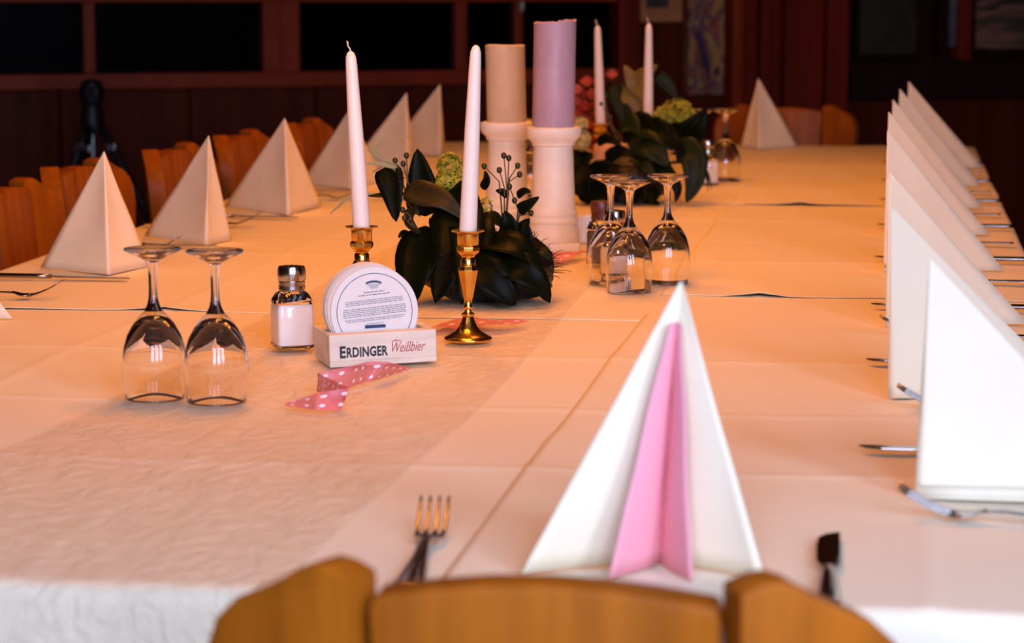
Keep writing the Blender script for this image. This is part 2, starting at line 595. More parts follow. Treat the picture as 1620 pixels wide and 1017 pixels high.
def tablecloth(ix, iy, label):
    c = CROSS[ix]
    ya = (Y0 - .34, c[0], c[1])[iy]
    yb = (c[0] + .03, c[1] + .03, Y1 + .2)[iy]
    xa = (XL - .25, SEAM)[ix]
    xb = (SEAM + .03, XR + .25)[ix]

    def steps(a, b, fine):
        s = [a]
        while s[-1] < b - 1e-6:
            st = .025
            for q in fine:
                if abs(s[-1] - q) < .035:
                    st = .007
            s.append(min(b, s[-1] + st))
        return s
    xs = steps(xa, xb, [XL, XR, SEAM] + list(XC))
    ys = steps(ya, yb, [Y0, Y1, ya] + list(YC))
    rows = []
    for y in ys:
        row = []
        for x in xs:
            ox = max(XL - x, x - XR, 0)
            oy = max(Y0 - y, y - Y1, 0)
            xe, ye = min(max(x, XL), XR), min(max(y, Y0), Y1)
            z = sheet_z(xe, ye, ix, iy)
            drop = max(ox, oy)
            if drop > 0:
                r = .010
                q = min(drop / r, PI / 2)
                out = r * math.sin(q) + max(0, drop - r * PI / 2) * .05
                dz = r * (1 - math.cos(q)) + max(0, drop - r * PI / 2)
                wv = .012 * min(1, drop / .2) * noise.noise((x * 6, y * 6, 1.3))
                if oy > 0:
                    s = -1 if y < Y0 else 1
                    ye += s * (out + wv)
                if ox > 0:
                    s = -1 if x < XL else 1
                    xe += s * (out + wv)
                z -= dz
            # lifted, slightly wavy free edges
            if iy > 0 and drop == 0:
                e = y - ya
                lift = max(0, noise.noise((x * 3.1, iy * 7.7, 2.2)) - .10) * .007
                lift += .006 * math.exp(-((x + .175) / .03) ** 2) + .004 * math.exp(-((x + .92) / .04) ** 2)
                z += (lift + .0004) * math.exp(-e / .018)
                ye += .006 * noise.noise((x * 2, 3.1, iy)) * math.exp(-e / .05)
            if ix == 1 and drop == 0:
                e = x - xa
                lift = max(0, noise.noise((y * 4.3, 5.5, 1.2)) - .12) * .012
                z += lift * math.exp(-e / .010)
            row.append((xe, ye, z))
        rows.append(row)
    o = MB().grid(rows).build('tablecloth', CLOTH, None, smooth=True, solid=.0006)
    return tag(o, label, 'tablecloth', 'cream paper tablecloths')


for ix, iy, lb in ((0, 0, 'cream paper tablecloth sheet at near end under the inverted goblet pair'),
                   (1, 0, 'cream paper tablecloth sheet under the pink and cream napkin at near end'),
                   (0, 1, 'middle cream paper tablecloth sheet beneath the dark flower arrangement'),
                   (1, 1, 'middle cream paper tablecloth sheet right of the three inverted goblets'),
                   (0, 2, 'far end cream paper tablecloth sheet under the coral flowers'),
                   (1, 2, 'far end cream paper tablecloth sheet right of the far goblets')):
    tablecloth(ix, iy, lb)

# sheer runner down the table, hanging over the near end
RA, RB = -.775, -.405
rows = []
y = Y0 - .33
while y < 6.45:
    row = []
    wob = .008 * math.sin(y * 3.1)
    for j in range(27):
        x = lerp(RA, RB, j / 26) + wob
        oy = max(Y0 - y, 0)
        ye = max(y, Y0)
        z = zt(x, max(y, Y0)) + .0022
        z = max(z, zt(x, max(y, Y0) + .035) + .0016, zt(x + .04, max(y, Y0)) + .0016)
        z += .0022 * max(0, noise.noise((x * 22, y * 16, .5)) + .15)
        if oy > 0:
            r = .014
            q = min(oy / r, PI / 2)
            ye -= r * math.sin(q) + max(0, oy - r * PI / 2) * .06 + .010 * min(1, oy / .15) * noise.noise((x * 14, y * 9, 4)) - .003
            ye -= .012
            z -= r * (1 - math.cos(q)) + max(0, oy - r * PI / 2)
        row.append((x, ye, z))
    rows.append(row)
    y += .006 if y < Y0 + .03 else .018
tag(MB().grid(rows).build('table_runner', RUNNER, None, smooth=True), 'sheer crushed peach organza runner along the middle of the table', 'table runner')

# ------------------------------------------------------------------ chairs
CW = .085


def make_chair(name, label, group):
    t = thing(name, label, 'chair', (0, 0, 0), 0, group)
    ZT = .8525
    tilt = .10      # leans back

    def place(pivot, ang):
        # a across the board, b up from the floor, tt thickness towards the sitter
        def fn(a, b, tt):
            x = pivot + a * math.cos(ang) - tt * math.sin(ang)
            yv = a * math.sin(ang) + tt * math.cos(ang)
            return (x, yv - (b - .45) * tilt + .41 * tilt, b)
        return fn
    wing = [(.004, -.40), (.045, -.30), (.070, -.20), (.090, -.13), (.098, -.085), (.0965, -.057), (.089, -.038), (.075, -.0245), (.057, -.0165),
            (.043, -.0095), (.033, -.003), (.024, 0), (.014, -.001), (.0015, -.006)]
    for s, nm in ((1, 'right_wing'), (-1, 'left_wing')):
        ol = [(s * a, ZT + b) for a, b in wing]
        if s < 0:
            ol = ol[::-1]
        MB().prism(ol, place(s * .099, s * math.radians(22)), -.014, .019).build('back_wing', WOOD, t, bevel=.003, smooth=True, angle=35)
    mid = [(-.080, -.40), (.080, -.40), (.0945, -.024), (.092, -.0165), (.06, -.0115), (.03, -.0085), (0, -.0075), (-.03, -.0085), (-.06, -.0115), (-.092, -.0165), (-.0945, -.024)]
    MB().prism([(a, ZT + b) for a, b in mid], place(0, 0), -.004, .029).build('back_panel', WOOD, t, bevel=.003, smooth=True, angle=35)
    MB().box((0, .052, .49), (.30, .03, .05)).build('back_rail', WOOD, t, bevel=.005)
    seat = [(-.15, .03), (.15, .03), (.185, .25), (.19, .40), (.15, .43), (-.15, .43), (-.19, .40), (-.185, .25)]
    MB().prism(seat, lambda a, b, c: (a, b, c), .435, .468).build('seat', WOOD, t, bevel=.006)
    for sx in (-1, 1):
        for yy, dx, dy in ((.08, .03, -.07), (.38, .02, .03)):
            MB().tube([(sx * .13, yy, .437), (sx * (.13 + dx), yy + dy, 0)], [.019, .014], 10).build('leg', WOOD_D, t, smooth=True, angle=40)
    return t


chair = make_chair('wooden_chair', 'wooden chair with winged back, facing away at the near table end', 'wooden chairs')
chair.location = (-.180, 1.30, 0)
for i, (x, y, rz, lb) in enumerate(((-1.412, 3.84, -88, 'wooden chair nearest on the left side, behind the leftmost napkin'),
                                    (-1.452, 4.32, -92, 'second wooden chair on the left side, just below the black tripod'),
                                    (-1.418, 4.80, -91, 'third wooden chair on the left side, its edge catching pale daylight'),
                                    (-1.410, 5.28, -91, 'fourth wooden chair on the left side behind the third napkin'),
                                    (-1.385, 5.78, -90, 'fifth wooden chair on the left side, furthest back in the row'),
                                    (-.285, 6.76, 179, 'wooden chair at the far table end behind the single napkin'))):
    dup(chair, (x, y, 0), math.radians(rz), lb)

# ------------------------------------------------------------------ napkins
def napkin(label, ridge, apex, la, lb, bulge=.004, inner=NAPKIN_IN, cuff=.6, name='folded_napkin', legs_in=None, curl=0, lip=0):
    x0, y0 = ridge
    z0 = zt(x0, y0) + .0012
    t = thing(name, label, 'napkin', (x0, y0, z0), 0, 'folded napkins')
    BIS = Vector((la[0], la[1], 0)).normalized() + Vector((lb[0], lb[1], 0)).normalized()
    ap = Vector((apex[0] - x0, apex[1] - y0, apex[2] - z0))

    def face_pt(leg, tt, u, side, bl, cl):
        L = Vector((leg[0], leg[1], 0))
        nrm = Vector((-leg[1], leg[0], 0)).normalized()
        if nrm.dot(BIS) < 0:
            nrm = -nrm
        p = ap * tt + L * (u * (1 - tt))
        wgt = (1 - tt) * u
        p += nrm * .0016 * noise.noise((p.x * 26 + x0 * 9, p.y * 26 + y0 * 9, p.z * 16)) * min(1, 3 * (1 - tt))
        p += nrm * (math.sin(PI * u) * bl * math.sin(PI * min(1, .12 + tt)) + cl * wgt * u * u)
        return p

    def shell(nm, m, A, B, hs, sol, off=0.0, bl=bulge, cl=0, z_lift=0):
        rows = []
        nt = 14
        us = [1, .9, .75, .55, .35, .2, .1, .04, 0]
        for i in range(nt + 1):
            tt = hs * (i / nt)
            row = [face_pt(A, tt, u, -1, bl, cl) for u in us] + [face_pt(B, tt, u, 1, bl, cl) for u in us[-2::-1]]
            if i == nt and hs > .99:
                row = [Vector(p) for p in row]
            rows.append([(p.x, p.y + 0, p.z + z_lift) for p in row])
        if off:
            bis = (Vector((A[0], A[1], 0)).normalized() + Vector((B[0], B[1], 0)).normalized())
            bis = bis.normalized() if bis.length > 1e-3 else Vector((0, 0, 0))
            rows = [[tuple(Vector(p) + bis * off) for p in r] for r in rows]
        return MB().grid(rows).build(nm, m, t, smooth=True, solid=sol)
    shell('outer_fold', NAPKIN, la, lb, 1.0, .0016, cl=curl)
    if legs_in:
        shell('inner_fold', inner, legs_in[0], legs_in[1], .86, .0012, .008, bl=.003)
    else:
        k = cuff
        shell('inner_fold', inner, (la[0] * k, la[1] * k), (lb[0] * k, lb[1] * k), .70, .0012, .008, bl=bulge + .001)
    if lip:
        # turned-up lower hem showing below the visible face
        L = Vector((la[0], la[1], 0))
        nrm = Vector((la[1], -la[0], 0)).normalized()
        r2 = []
        for i in range(5):
            q = i / 4
            r2.append([tuple(L * u + nrm * (lip * q * (.35 + .65 * u)) + Vector((0, 0, .009 * (1 - q) ** 2 + .0002))) for u in (.0, .2, .5, .8, 1)])
        MB().grid(r2).build('hem', NAPKIN, t, smooth=True, solid=.0012)
    return t


# left row, nearest first
napkin('cream napkin at far left edge, mostly cut off by the picture side', (-1.165, 2.97), (-1.225, 3.0, .925), (-.10, .09), (.085, .02))
napkin('leftmost whole cream napkin tent, behind the pair of inverted goblets', (-1.106, 3.463), (-1.118, 3.49, .927), (-.128, .078), (.026, .115))
napkin('second cream napkin tent of the left row, before the pale edged chair', (-1.079, 3.885), (-1.078, 3.905, .926), (-.140, .123), (.018, .085))
napkin('third cream napkin tent of the left row, left of the left taper', (-1.071, 4.407), (-1.082, 4.43, .927), (-.158, .140), (.014, .20))
napkin('fourth cream napkin tent of the left row, partly behind the left taper', (-1.085, 5.0), (-1.093, 5.02, .912), (-.13, .10), (.03, .19))
napkin('fifth cream napkin tent of the left row, behind the grass blades', (-1.065, 5.50), (-1.069, 5.51, .928), (-.155, .09), (-.02, .17))
napkin('last cream napkin tent of the left row at the far end', (-1.082, 6.0), (-1.084, 6.01, .928), (-.155, .09), (-.02, .17))
# far end
napkin('cream napkin tent at the far end, before the end chair', (-.338, 6.40), (-.343, 6.43, .932), (-.052, .085), (.095, .10))
# right row, nearest first
RN = ((.022, 2.014, .030, 2.04, .945, 'nearest white napkin of the right row, largest at the right edge'),
      (-.001, 2.521, -.002, 2.55, .943, 'second napkin of the right row, just behind the nearest white one'),
      (-.006, 3.070, -.006, 3.10, .939, 'third napkin of the right row counted from the near end'),
      (-.012, 3.635, -.010, 3.66, .957, 'fourth napkin of the right row counted from the near end'),
      (-.013, 4.185, -.010, 4.21, .957, 'fifth napkin of the right row counted from the near end'),
      (-.007, 4.695, -.004, 4.72, .955, 'sixth napkin of the right row counted from the near end'),
      (.006, 5.195, .009, 5.22, .955, 'seventh napkin of the right row, last but one at the far end'),
      (.026, 5.715, .029, 5.74, .951, 'last napkin of the right row, at the far end'))
for i, (x, y, ax, ay, az, lb) in enumerate(RN):
    napkin(lb, (x, y), (ax, ay, az), (.19 if i < 2 else .172, .012 if i < 2 else .055), (.10, .16), bulge=.003, lip=.018 if i == 0 else 0)
# near end
nn = napkin('cream napkin with pink inner fold opened towards the near chair', (-.160, 1.772), (-.147, 1.770, .955), (-.100, -.036), (.083, -.030),
            bulge=.008, inner=PINK, legs_in=((-.031, -.052), (.027, -.052)), curl=.018)

# ------------------------------------------------------------------ cutlery
def make_fork():
    t = thing('dinner_fork', '', 'fork', (0, 0, 0), 0, 'dinner forks')
    # handle points to -y, tines to +y; origin at the neck
    L = [(-.135, .0035, .010), (-.128, .0030, .011), (-.09, .0030, .0085), (-.05, .0045, .0055), (-.015, .0075, .0036), (.0, .0068, .0038)]
    r1, r2 = [], []
    for y, z, h in L:
        r1.append((y, z, h))
    mb = MB()
    n = 8
    vs, fs = [], []
    for y, z, h in L:
        for k in range(n):
            a = 2 * PI * k / n
            vs.append((h * math.cos(a), y, z + .0014 * math.sin(a) + .0008))
    for i in range(len(L) - 1):
        for k in range(n):
            k2 = (k + 1) % n
            fs.append((i * n + k, i * n + k2, (i + 1) * n + k2, (i + 1) * n + k))
    fs.append(tuple(range(n)))
    mb.add(vs, fs)
    mb.build('handle', STEEL, t, smooth=True)
    # curved head: root then four tines
    def head(y):    # centre line height along the head
        return interp([(0, .0068), (.010, .0035), (.020, .0022), (.03, .0040), (.05, .0120), (.065, .0215), (.07, .0245)], y)
    rows = []
    for y, h in ((-.001, .0038), (.004, .0055), (.010, .0090), (.016, .0112), (.024, .0115)):
        rows.append([(h * q, y, head(y) + .0012 + .0008 * q * q) for q in (-1, -.6, -.2, .2, .6, 1)])
    MB().grid(rows).build('head', STEEL, t, smooth=True, solid=.0018)
    for q in (-.0098, -.0033, .0033, .0098):
        pts = [(q * (1 + .02 * i), y, head(y) + .0012) for i, y in enumerate((.022, .034, .046, .058, .068))]
        MB().tube(pts, [.0018, .0017, .0016, .0014, .0008], 6, .7).build('tine', STEEL, t, smooth=True)
    return t


def make_knife():
    t = thing('table_knife', '', 'knife', (0, 0, 0), 0, 'table knives')
    L = [(-.11, .0025, .0075), (-.10, .0035, .0088), (-.06, .0035, .0075), (-.02, .0035, .006), (0, .003, .0045)]
    n = 8
    vs, fs = [], []
    for y, z, h in L:
        for k in range(n):
            a = 2 * PI * k / n
            vs.append((h * math.cos(a), y, .0042 + .0034 * math.sin(a)))
    for i in range(len(L) - 1):
        for k in range(n):
            k2 = (k + 1) % n
            fs.append((i * n + k, i * n + k2, (i + 1) * n + k2, (i + 1) * n + k))
    fs.append(tuple(range(n)))
    fs.append(tuple((len(L) - 1) * n + k for k in range(n)))
    MB().add(vs, fs).build('handle', STEEL, t, smooth=True)
    ol = [(-.0045, -.001), (.0045, -.001), (.0085, .012), (.0088, .05), (.0088, .118), (.0070, .1175), (-.002, .111), (-.0075, .098), (-.0088, .07), (-.0086, .02)]
    MB().prism(ol, lambda a, b, c: (a, b, c + .0006 * (b < .01)), .0030, .0048).build('blade', STEEL, t, bevel=.0005)
    return t


fork0, knife0 = make_fork(), make_knife()
first = {'f': True, 'k': True}


def lay(kind, x, y, rz, label):
    o = fork0 if kind == 'f' else knife0
    # highest cloth under its length
    a = math.radians(rz)
    z = max(zt(x - math.sin(a) * q, y + math.cos(a) * q) for q in (-.12, -.06, 0, .06, .1)) + .0008
    if first[kind]:
        first[kind] = False
        o.location = (x, y, z)
        o.rotation_euler = (0, 0, a)
        o['label'] = label
    else:
        dup(o, (x, y, z), a, label)


# near end place
lay('f', -.333, 1.785, 5, 'fork pointing away, left of the pink and cream napkin')
lay('k', -.040, 1.745, 1.5, 'knife pointing away, right of the pink and cream napkin')
# right row: diners sit on the right, tips point to the middle of the table (+90 deg)
ORD = ['nearest', 'second', 'third', 'fourth', 'fifth', 'sixth', 'seventh', 'last']
for i, (x, y, *_r) in enumerate(RN):
    ky = (2.21, 2.73, 3.25, 3.79, 4.33, 4.86, 5.34, 5.87)[i]
    lay('k', .092, ky, 90, 'knife just behind the %s napkin of the right row' % ORD[i])
    fy = (1.935, 2.452, 2.98, 3.53, 4.07, 4.58, 5.06, 5.60)[i]
    lay('f', .075 if i < 2 else .055, fy, (82 if i == 0 else 86 if i == 1 else 90), 'fork just in front of the %s napkin of the right row' % ORD[i])
# left row: tips point the other way (-90 deg)
for x, y, rz, lb in ((-1.172, 3.405, -90, 'knife in front of the leftmost whole napkin, across the table edge'),
                     (-1.165, 3.838, -88, 'knife in front of the second napkin of the left row'),
                     (-1.155, 4.345, -90, 'knife in front of the third napkin of the left row'),
                     (-1.165, 4.93, -90, 'knife in front of the fourth napkin of the left row')):
    lay('k', x, y, rz, lb)
for x, y, rz, lb in ((-1.150, 3.185, -84, 'fork at the far left, beside the cut off napkin'),
                     (-1.150, 3.745, -86, 'fork beyond the leftmost whole napkin of the left row'),
                     (-1.140, 4.205, -86, 'fork beyond the second napkin of the left row'),
                     (-1.085, 4.78, -86, 'fork beyond the third napkin of the left row')):
    lay('f', x, y, rz, lb)

# ------------------------------------------------------------------ glasses (upside down)
def make_goblet():
    t = thing('goblet', '', 'glass', (0, 0, 0), 0, 'inverted goblets')
    # profile of the closed glass wall, from the inside of the bowl over the rim up to the foot
    inner = [(.0001, .0850), (.004, .0846), (.0100, .0815), (.0168, .0745), (.0238, .0645), (.0290, .053), (.0308, .040), (.0306, .025), (.0292, .011), (.0280, .0010)]
    rim = [(.0282, .0002), (.0286, .0003)]
    outer = [(.0288, .002), (.0300, .011), (.0314, .025), (.0316, .040), (.0299, .0535), (.0262, .067), (.0203, .0785), (.0143, .0865), (.0092, .0925)]
    stem = [(.0092, .0925), (.0062, .0985), (.0046, .106), (.0042, .116), (.0043, .128), (.0050, .139), (.0062, .1435)]
    foot = [(.0062, .1435), (.0095, .1465), (.0160, .1500), (.0225, .1530), (.0268, .1552), (.0279, .1566), (.0272, .1580), (.0200, .1583), (.0001, .1576)]
    inner, rim, outer, stem, foot = [[(a * 1.02 if a > .001 else a, b * .953) for a, b in q] for q in (inner, rim, outer, stem, foot)]
    n = 40
    MB().lathe(inner + rim + outer, n, cap0=False, cap1=False).build('bowl', GLASS, t, smooth=True)
    MB().lathe(stem, n, cap0=False, cap1=False).build('stem', GLASS, t, smooth=True)
    MB().lathe(foot, n, cap0=False, cap1=False).build('foot', GLASS, t, smooth=True)
    return t


g0 = make_goblet()
GL = ((-.723, 2.405, 'inverted goblet at left on the runner, left one of the near pair'),
      (-.657, 2.395, 'inverted goblet left of the salt shaker, right one of the near pair'),
      (-.386, 3.465, 'inverted goblet behind left in the cluster of three'),
      (-.351, 3.380, 'inverted goblet standing in front in the cluster of three'),
      (-.308, 3.475, 'inverted goblet standing right in the cluster of three'),
      (-.405, 5.33, 'inverted goblet at the far end, left one, behind the salt shaker'),
      (-.352, 5.34, 'inverted goblet at the far end, right one, near the far napkin'),
      (-.700, 4.86, 'inverted goblet seen through the gap between the white candle stands'))
for i, (x, y, lb) in enumerate(GL):
    z = max(zt(x, y), zt(x, y + .03), zt(x + .03, y), zt(x - .03, y)) + (.0045 if RA < x < RB else .0008)
    if i == 0:
        g0.location = (x, y, z)
        g0['label'] = lb
    else:
        dup(g0, (x, y, z), 0, lb)

# ------------------------------------------------------------------ salt and pepper shakers
def shaker(label, x, y, rz, capm, fill, fill_h=.046):
    z = zt(x, y) + (.005 if RA < x < RB else .0008)
    t = thing('salt_shaker', label, 'shaker', (x, y, z), math.radians(rz), 'glass shakers')

    def ring(hw, zz, rr):
        pts = []
        for sx, sy, a0 in ((1, 1, 0), (-1, 1, PI / 2), (-1, -1, PI), (1, -1, 3 * PI / 2)):
            for q in range(4):
                a = a0 + q * PI / 6
                pts.append((sx * (hw - rr) + rr * math.cos(a), sy * (hw - rr) + rr * math.sin(a), zz))
        return pts

    def skin(rings):
        m = MB()
        n = 16
        fs = [(i * n + k, i * n + (k + 1) % n, (i + 1) * n + (k + 1) % n, (i + 1) * n + k) for i in range(len(rings) - 1) for k in range(n)]
        fs += [tuple(range(n - 1, -1, -1)), tuple((len(rings) - 1) * n + k for k in range(n))]
        return m.add([p for r in rings for p in r], fs)
    body = skin([ring(.0207, fill_h + .0042, .004), ring(.0212, fill_h + .0045, .004), ring(.0205, .054, .006), ring(.0175, .061, .010), ring(.0145, .064, .0144), ring(.0140, .071, .0139)])
    skin([ring(.0195, 0, .004), ring(.0212, .0015, .004), ring(.0212, .0040, .004)]).build('glass_foot', GLASS, t, smooth=True, angle=50)
    body.build('glass_body', GLASS, t, smooth=True, angle=50)
    f = skin([ring(.0202, .0042, .004), ring(.0206, .005, .004), ring(.0206, fill_h, .004), ring(.0190, fill_h + .004, .004)])
    f.build('contents', fill, t, smooth=True, angle=40)
    MB().lathe([(.0148, .0655), (.0152, .066), (.0150, .070), (.0144, .0705), (.0144, .0715), (.0150, .072), (.0150, .0745), (.0144, .075), (.0155, .076), (.0160, .080), (.0158, .088), (.0148, .0915), (.006, .0925)], 28).build('cap', capm, t, smooth=True, angle=30)
    for q in range(5):
        a = q * 2 * PI / 5
        MB().lathe([(.0009, .0922), (.0009, .0929)], 8, (.006 * math.cos(a), .006 * math.sin(a), 0)).build('hole', INK, t)
    return t


PEPPER = mat('pepper', (.10, .06, .04), .9, noise_amt=.6, noise_scale=(300, 300, 300))
shaker('square glass salt shaker with metal cap, left of the beer mats', -.667, 2.755, 28, CHROME, SALT)
shaker('square glass salt shaker with bright cap behind the three goblets', -.392, 3.570, 10, CHROME, SALT)
shaker('square glass pepper shaker with dark cap beside the bright capped one', -.422, 3.665, 5, CAPDARK, PEPPER)
shaker('square glass salt shaker in front of the far goblets', -.382, 5.23, 10, CHROME, SALT)

# small ribbed tealight cup beside the white stand
x, y = -.490, 4.04
t = thing('tealight_cup', 'small white ribbed tealight cup right of the white candle stand foot', 'tealight', (x, y, zt(x, y) + .001))
ol = []
for q in range(48):
    a = 2 * PI * q / 48
    r = .021 * (1 + (.05 if q % 2 else -.02))
    ol.append((r * math.cos(a), r * math.sin(a)))
MB().prism(ol, lambda a, b, c: (a * (.85 + c * 4.5), b * (.85 + c * 4.5), c), .0, .042).build('cup', WHITEP, t)
MB().lathe([(.014, .042), (.014, .044)], 16).build('wax', WAX, t)

# ------------------------------------------------------------------ beer mat holder
x, y = -.596, 2.632
ang = math.radians(24)
zb = zt(x, y) + .0035
HB = thing('beer_mat_holder', 'pale wooden beer mat holder with printed front, beside the right taper', 'holder', (x, y, zb), ang)
HB.rotation_euler = (0, math.radians(-1.3), ang)
Lh, Dh, Hh = .1185, .088, .0355
body = MB()
body.box((Lh / 2, Dh / 2, .003), (Lh, Dh, .006))
body.box((Lh / 2, .010, .0205), (Lh, .020, .0292))
body.box((Lh / 2, (.052 + Dh) / 2, .0205), (Lh, Dh - .052, .0292))
body.box((.0045, .036, .0205), (.009, .0322, .0290))
body.box((Lh - .0045, .036, .0205), (.009, .0322, .0290))
body.build('block', BLOCKW, HB, bevel=.0008, segs=1)


def text_part(txt, size, loc, parent, m, width, shear=0, offset=0, name='lettering', spacing=1.0, rx=PI / 2):
    c = bpy.data.curves.new('txt', 'FONT')
    c.body = txt
    c.size = size
    c.shear = shear
    c.offset = offset
    c.space_character = spacing
    c.extrude = .0002
    c.resolution_u = 3
    o = bpy.data.objects.new('txt', c)
    COL.objects.link(o)
    bpy.context.view_layer.update()
    me = bpy.data.meshes.new_from_object(o.evaluated_get(bpy.context.evaluated_depsgraph_get()))
    bpy.data.objects.remove(o)
    bpy.data.curves.remove(c)
    xs_ = [v.co.x for v in me.vertices]
    sx = width / (max(xs_) - min(xs_))
    me.transform(Matrix.Translation((-min(xs_), 0, 0)))
    me.transform(Matrix.Diagonal((sx, 1, 1, 1)))
    me.transform(Matrix.Rotation(rx, 4, 'X'))
    me.transform(Matrix.Translation(loc))
    me.materials.clear()
    me.materials.append(m)
    r = bpy.data.objects.new(name, me)
    COL.objects.link(r)
    r.parent = parent
    wdt = max(v.co.x for v in me.vertices)
    return r, wdt


text_part('E', .0176, (.0112, -.0002, .0102), HB, INK, .0066, 0, .0006)
text_part('RDINGER', .0146, (.0187, -.0002, .0105), HB, INK, .0455, 0, .0005, spacing=1.05)
text_part('Wei\u00dfbier', .0158, (.0690, -.0002, .0130), HB, INKR, .0370, .42, -.00005)
MB().tube([(.0685, -.0003, .0245), (.073, -.0003, .0262), (.080, -.0003, .0247)], [.0003, .0007, .0003], 6).build('flourish', INKR, HB)

CG = 'round beer mats in the wooden holder'
Rm = .0485


def beer_mat(k, label):
    # local: x along the block, y = depth; leaning back a little
    th = .0017
    o = thing('beer_mat', label, 'beer mat', (0, 0, 0), 0, CG)
    o.matrix_world = HB.matrix_basis @ Matrix.Translation((.0560 + .0010 * math.sin(k * 2.1) - (.0045 if k else 0), .0215 + k * .0025, .0066 + (.0035 if k else 0))) @ Matrix.Rotation(math.radians(-3), 4, 'X')
    n = 64
    ol = [(Rm * math.cos(2 * PI * q / n), Rm + Rm * math.sin(2 * PI * q / n)) for q in range(n)]
    MB().prism(ol, lambda a, b, c: (a, c, b), 0, th).build('card', CARD if k == 0 else CARD_E, o, bevel=.0003, segs=1)
    return o


bpy.context.view_layer.update()
m0 = beer_mat(0, 'front round white beer mat with small printed text and dark ring')
for k in range(1, 11):
    beer_mat(k, 'plain round beer mat stacked behind the printed front one')
# print on the front mat: ring, banner, title, text lines and bottom bar
n = 72
ring = []
for r in (.0415, .0422):
    ring.append([(r * math.cos(2 * PI * q / n), -.0001, Rm + r * math.sin(2 * PI * q / n)) for q in range(n + 1)])
MB().grid(ring).build('printed_ring', INKB, m0, solid=.0001)
bn = MB()
for q in range(9):
    a = -1 + q / 4
    bn.box((a * .0078, -.0002, Rm + .0330 - .0016 * a * a), (.0018, .0002, .0024))
bn.build('emblem', INKB, m0)
bn = MB()
for q, (hw, zz) in enumerate(((.0068, .0296), (.0058, .0283), (.0050, .0270), (.0036, .0257))):
    bn.box((0, -.0002, Rm + zz), (2 * hw, .0002, .0005))
bn.build('emblem_scroll', INKG, m0)
random.seed(3)
tx = MB()
ttl = MB()


def words(mb, z, hw, h, slope):
    a = -hw
    while a < hw:
        wl = min(random.uniform(.0016, .0058), hw - a)
        mb.box((a + wl / 2, -.0002, Rm + z + slope * a), (wl, .0002, h))
        a += wl + .0008


words(ttl, .0220, .0115, .0011, .06)
words(ttl, .0190, .0175, .0011, .06)
for zz, hw in ((.0135, .0320), (.0115, .0325), (.0095, .0320), (.0050, .0345), (.0030, .0348), (.0010, .0350), (-.0010, .0350), (-.0030, .0350), (-.0065, .0335), (-.0085, .0310), (-.0125, .0095)):
    words(tx, zz, hw, .0008, .06)
ttl.build('printed_title', INKG, m0)
tx.build('printed_text', INKG, m0)['kind'] = 'stuff'
MB().box((0, -.0002, Rm - .0160), (.023, .0002, .0036)).build('printed_bar', INKB, m0)

# ------------------------------------------------------------------ brass candlesticks and tapers
def make_candlestick():
    t = thing('brass_candlestick', '', 'candlestick', (0, 0, 0), 0, 'brass candlesticks')
    MB().lathe([(.0270, 0), (.0280, .0015), (.0275, .0035), (.0225, .006), (.0150, .0105), (.0105, .0160), (.0080, .0225), (.0062, .0275)], 40, cap1=False).build('base', BRASS, t, smooth=True, angle=50)
    MB().lathe([(.0062, .0275), (.0078, .0290), (.0078, .0310), (.0045, .0330), (.0040, .0355), (.0058, .0380), (.0058, .0395), (.0044, .0415), (.0046, .046)], 28, cap0=False, cap1=False).build('knop', BRASS, t, smooth=True, angle=40)
    MB().lathe([(.0046, .046), (.0060, .0500), (.0115, .0780), (.0122, .0820), (.0095, .0870)], 8, rot=PI / 8).build('stem', BRASS, t, bevel=.0006)
    MB().lathe([(.0078, .0870), (.0088, .0880), (.0086, .0945), (.0072, .0965), (.0085, .0985)], 28).build('neck', BRASS, t, smooth=True, angle=40)
    MB().lathe([(.0085, .0985), (.0128, .1020), (.0140, .1045), (.0140, .1085), (.0120, .1105)], 8, rot=PI / 8).build('collar', BRASS, t, bevel=.0005)
    MB().lathe([(.0115, .1105), (.0122, .1115), (.0122, .1235), (.0150, .1255), (.0190, .1262), (.0192, .1274), (.0115, .1276), (.0110, .1245), (.0002, .1240)], 36, cap1=False).build('socket', BRASS, t, smooth=True, angle=40)
    return t


def make_taper(label, loc, lean, L, wick):
    t = thing('taper_candle', label, 'candle', loc, 0, 'white taper candles')
    z = .0
    MB().lathe([(.0098, 0), (.0102, .004), (.0088, L * .55), (.0066, L * .93), (.0060, L * .965), (.0040, L * .990), (.0012, L)], 24, lean=lean).build('wax', WAX, t, smooth=True)
    if wick:
        b = Vector((lean[0] * L, lean[1] * L, L))
        MB().tube([b + Vector((.0005, 0, -.002)), b + Vector((-.0008, 0, .003)), b + Vector((-.0034, 0, .006)), b + Vector((-.0030, 0, .0085)), b + Vector((-.0042, 0, .0115))], [.0009, .0010, .0008, .0010, .0007], 6).build('wick', WICK, t, smooth=True)
    return t


cs0 = make_candlestick()
TP = ((-.613, 2.880, 'brass candlestick behind the beer mats, left of the near pair', 'tall white taper with bent wick, left one of the near pair', (-.055, 0), .206, 1),
      (-.482, 2.850, 'brass candlestick with bell foot, right of the beer mat holder', 'tall white taper in the brass candlestick right of the beer mats', (.045, 0), .214, 0),
      (-.592, 5.12, 'brass candlestick among the far coral flowers, left one', 'far white taper, left one, before the coral flowers', (-.035, 0), .200, 1),
      (-.490, 5.07, 'brass candlestick among the far leaves, right one', 'far white taper, right one, beside the green flower head', (0, 0), .205, 1))
for i, (x, y, l1, l2, lean, L, wk) in enumerate(TP):
    z = zt(x, y) + .0045
    if i == 0:
        cs0.location = (x, y, z)
        cs0['label'] = l1
    else:
        dup(cs0, (x, y, z), i * .2, l1)
    make_taper(l2, (x, y, z + .1247), lean, L, wk)

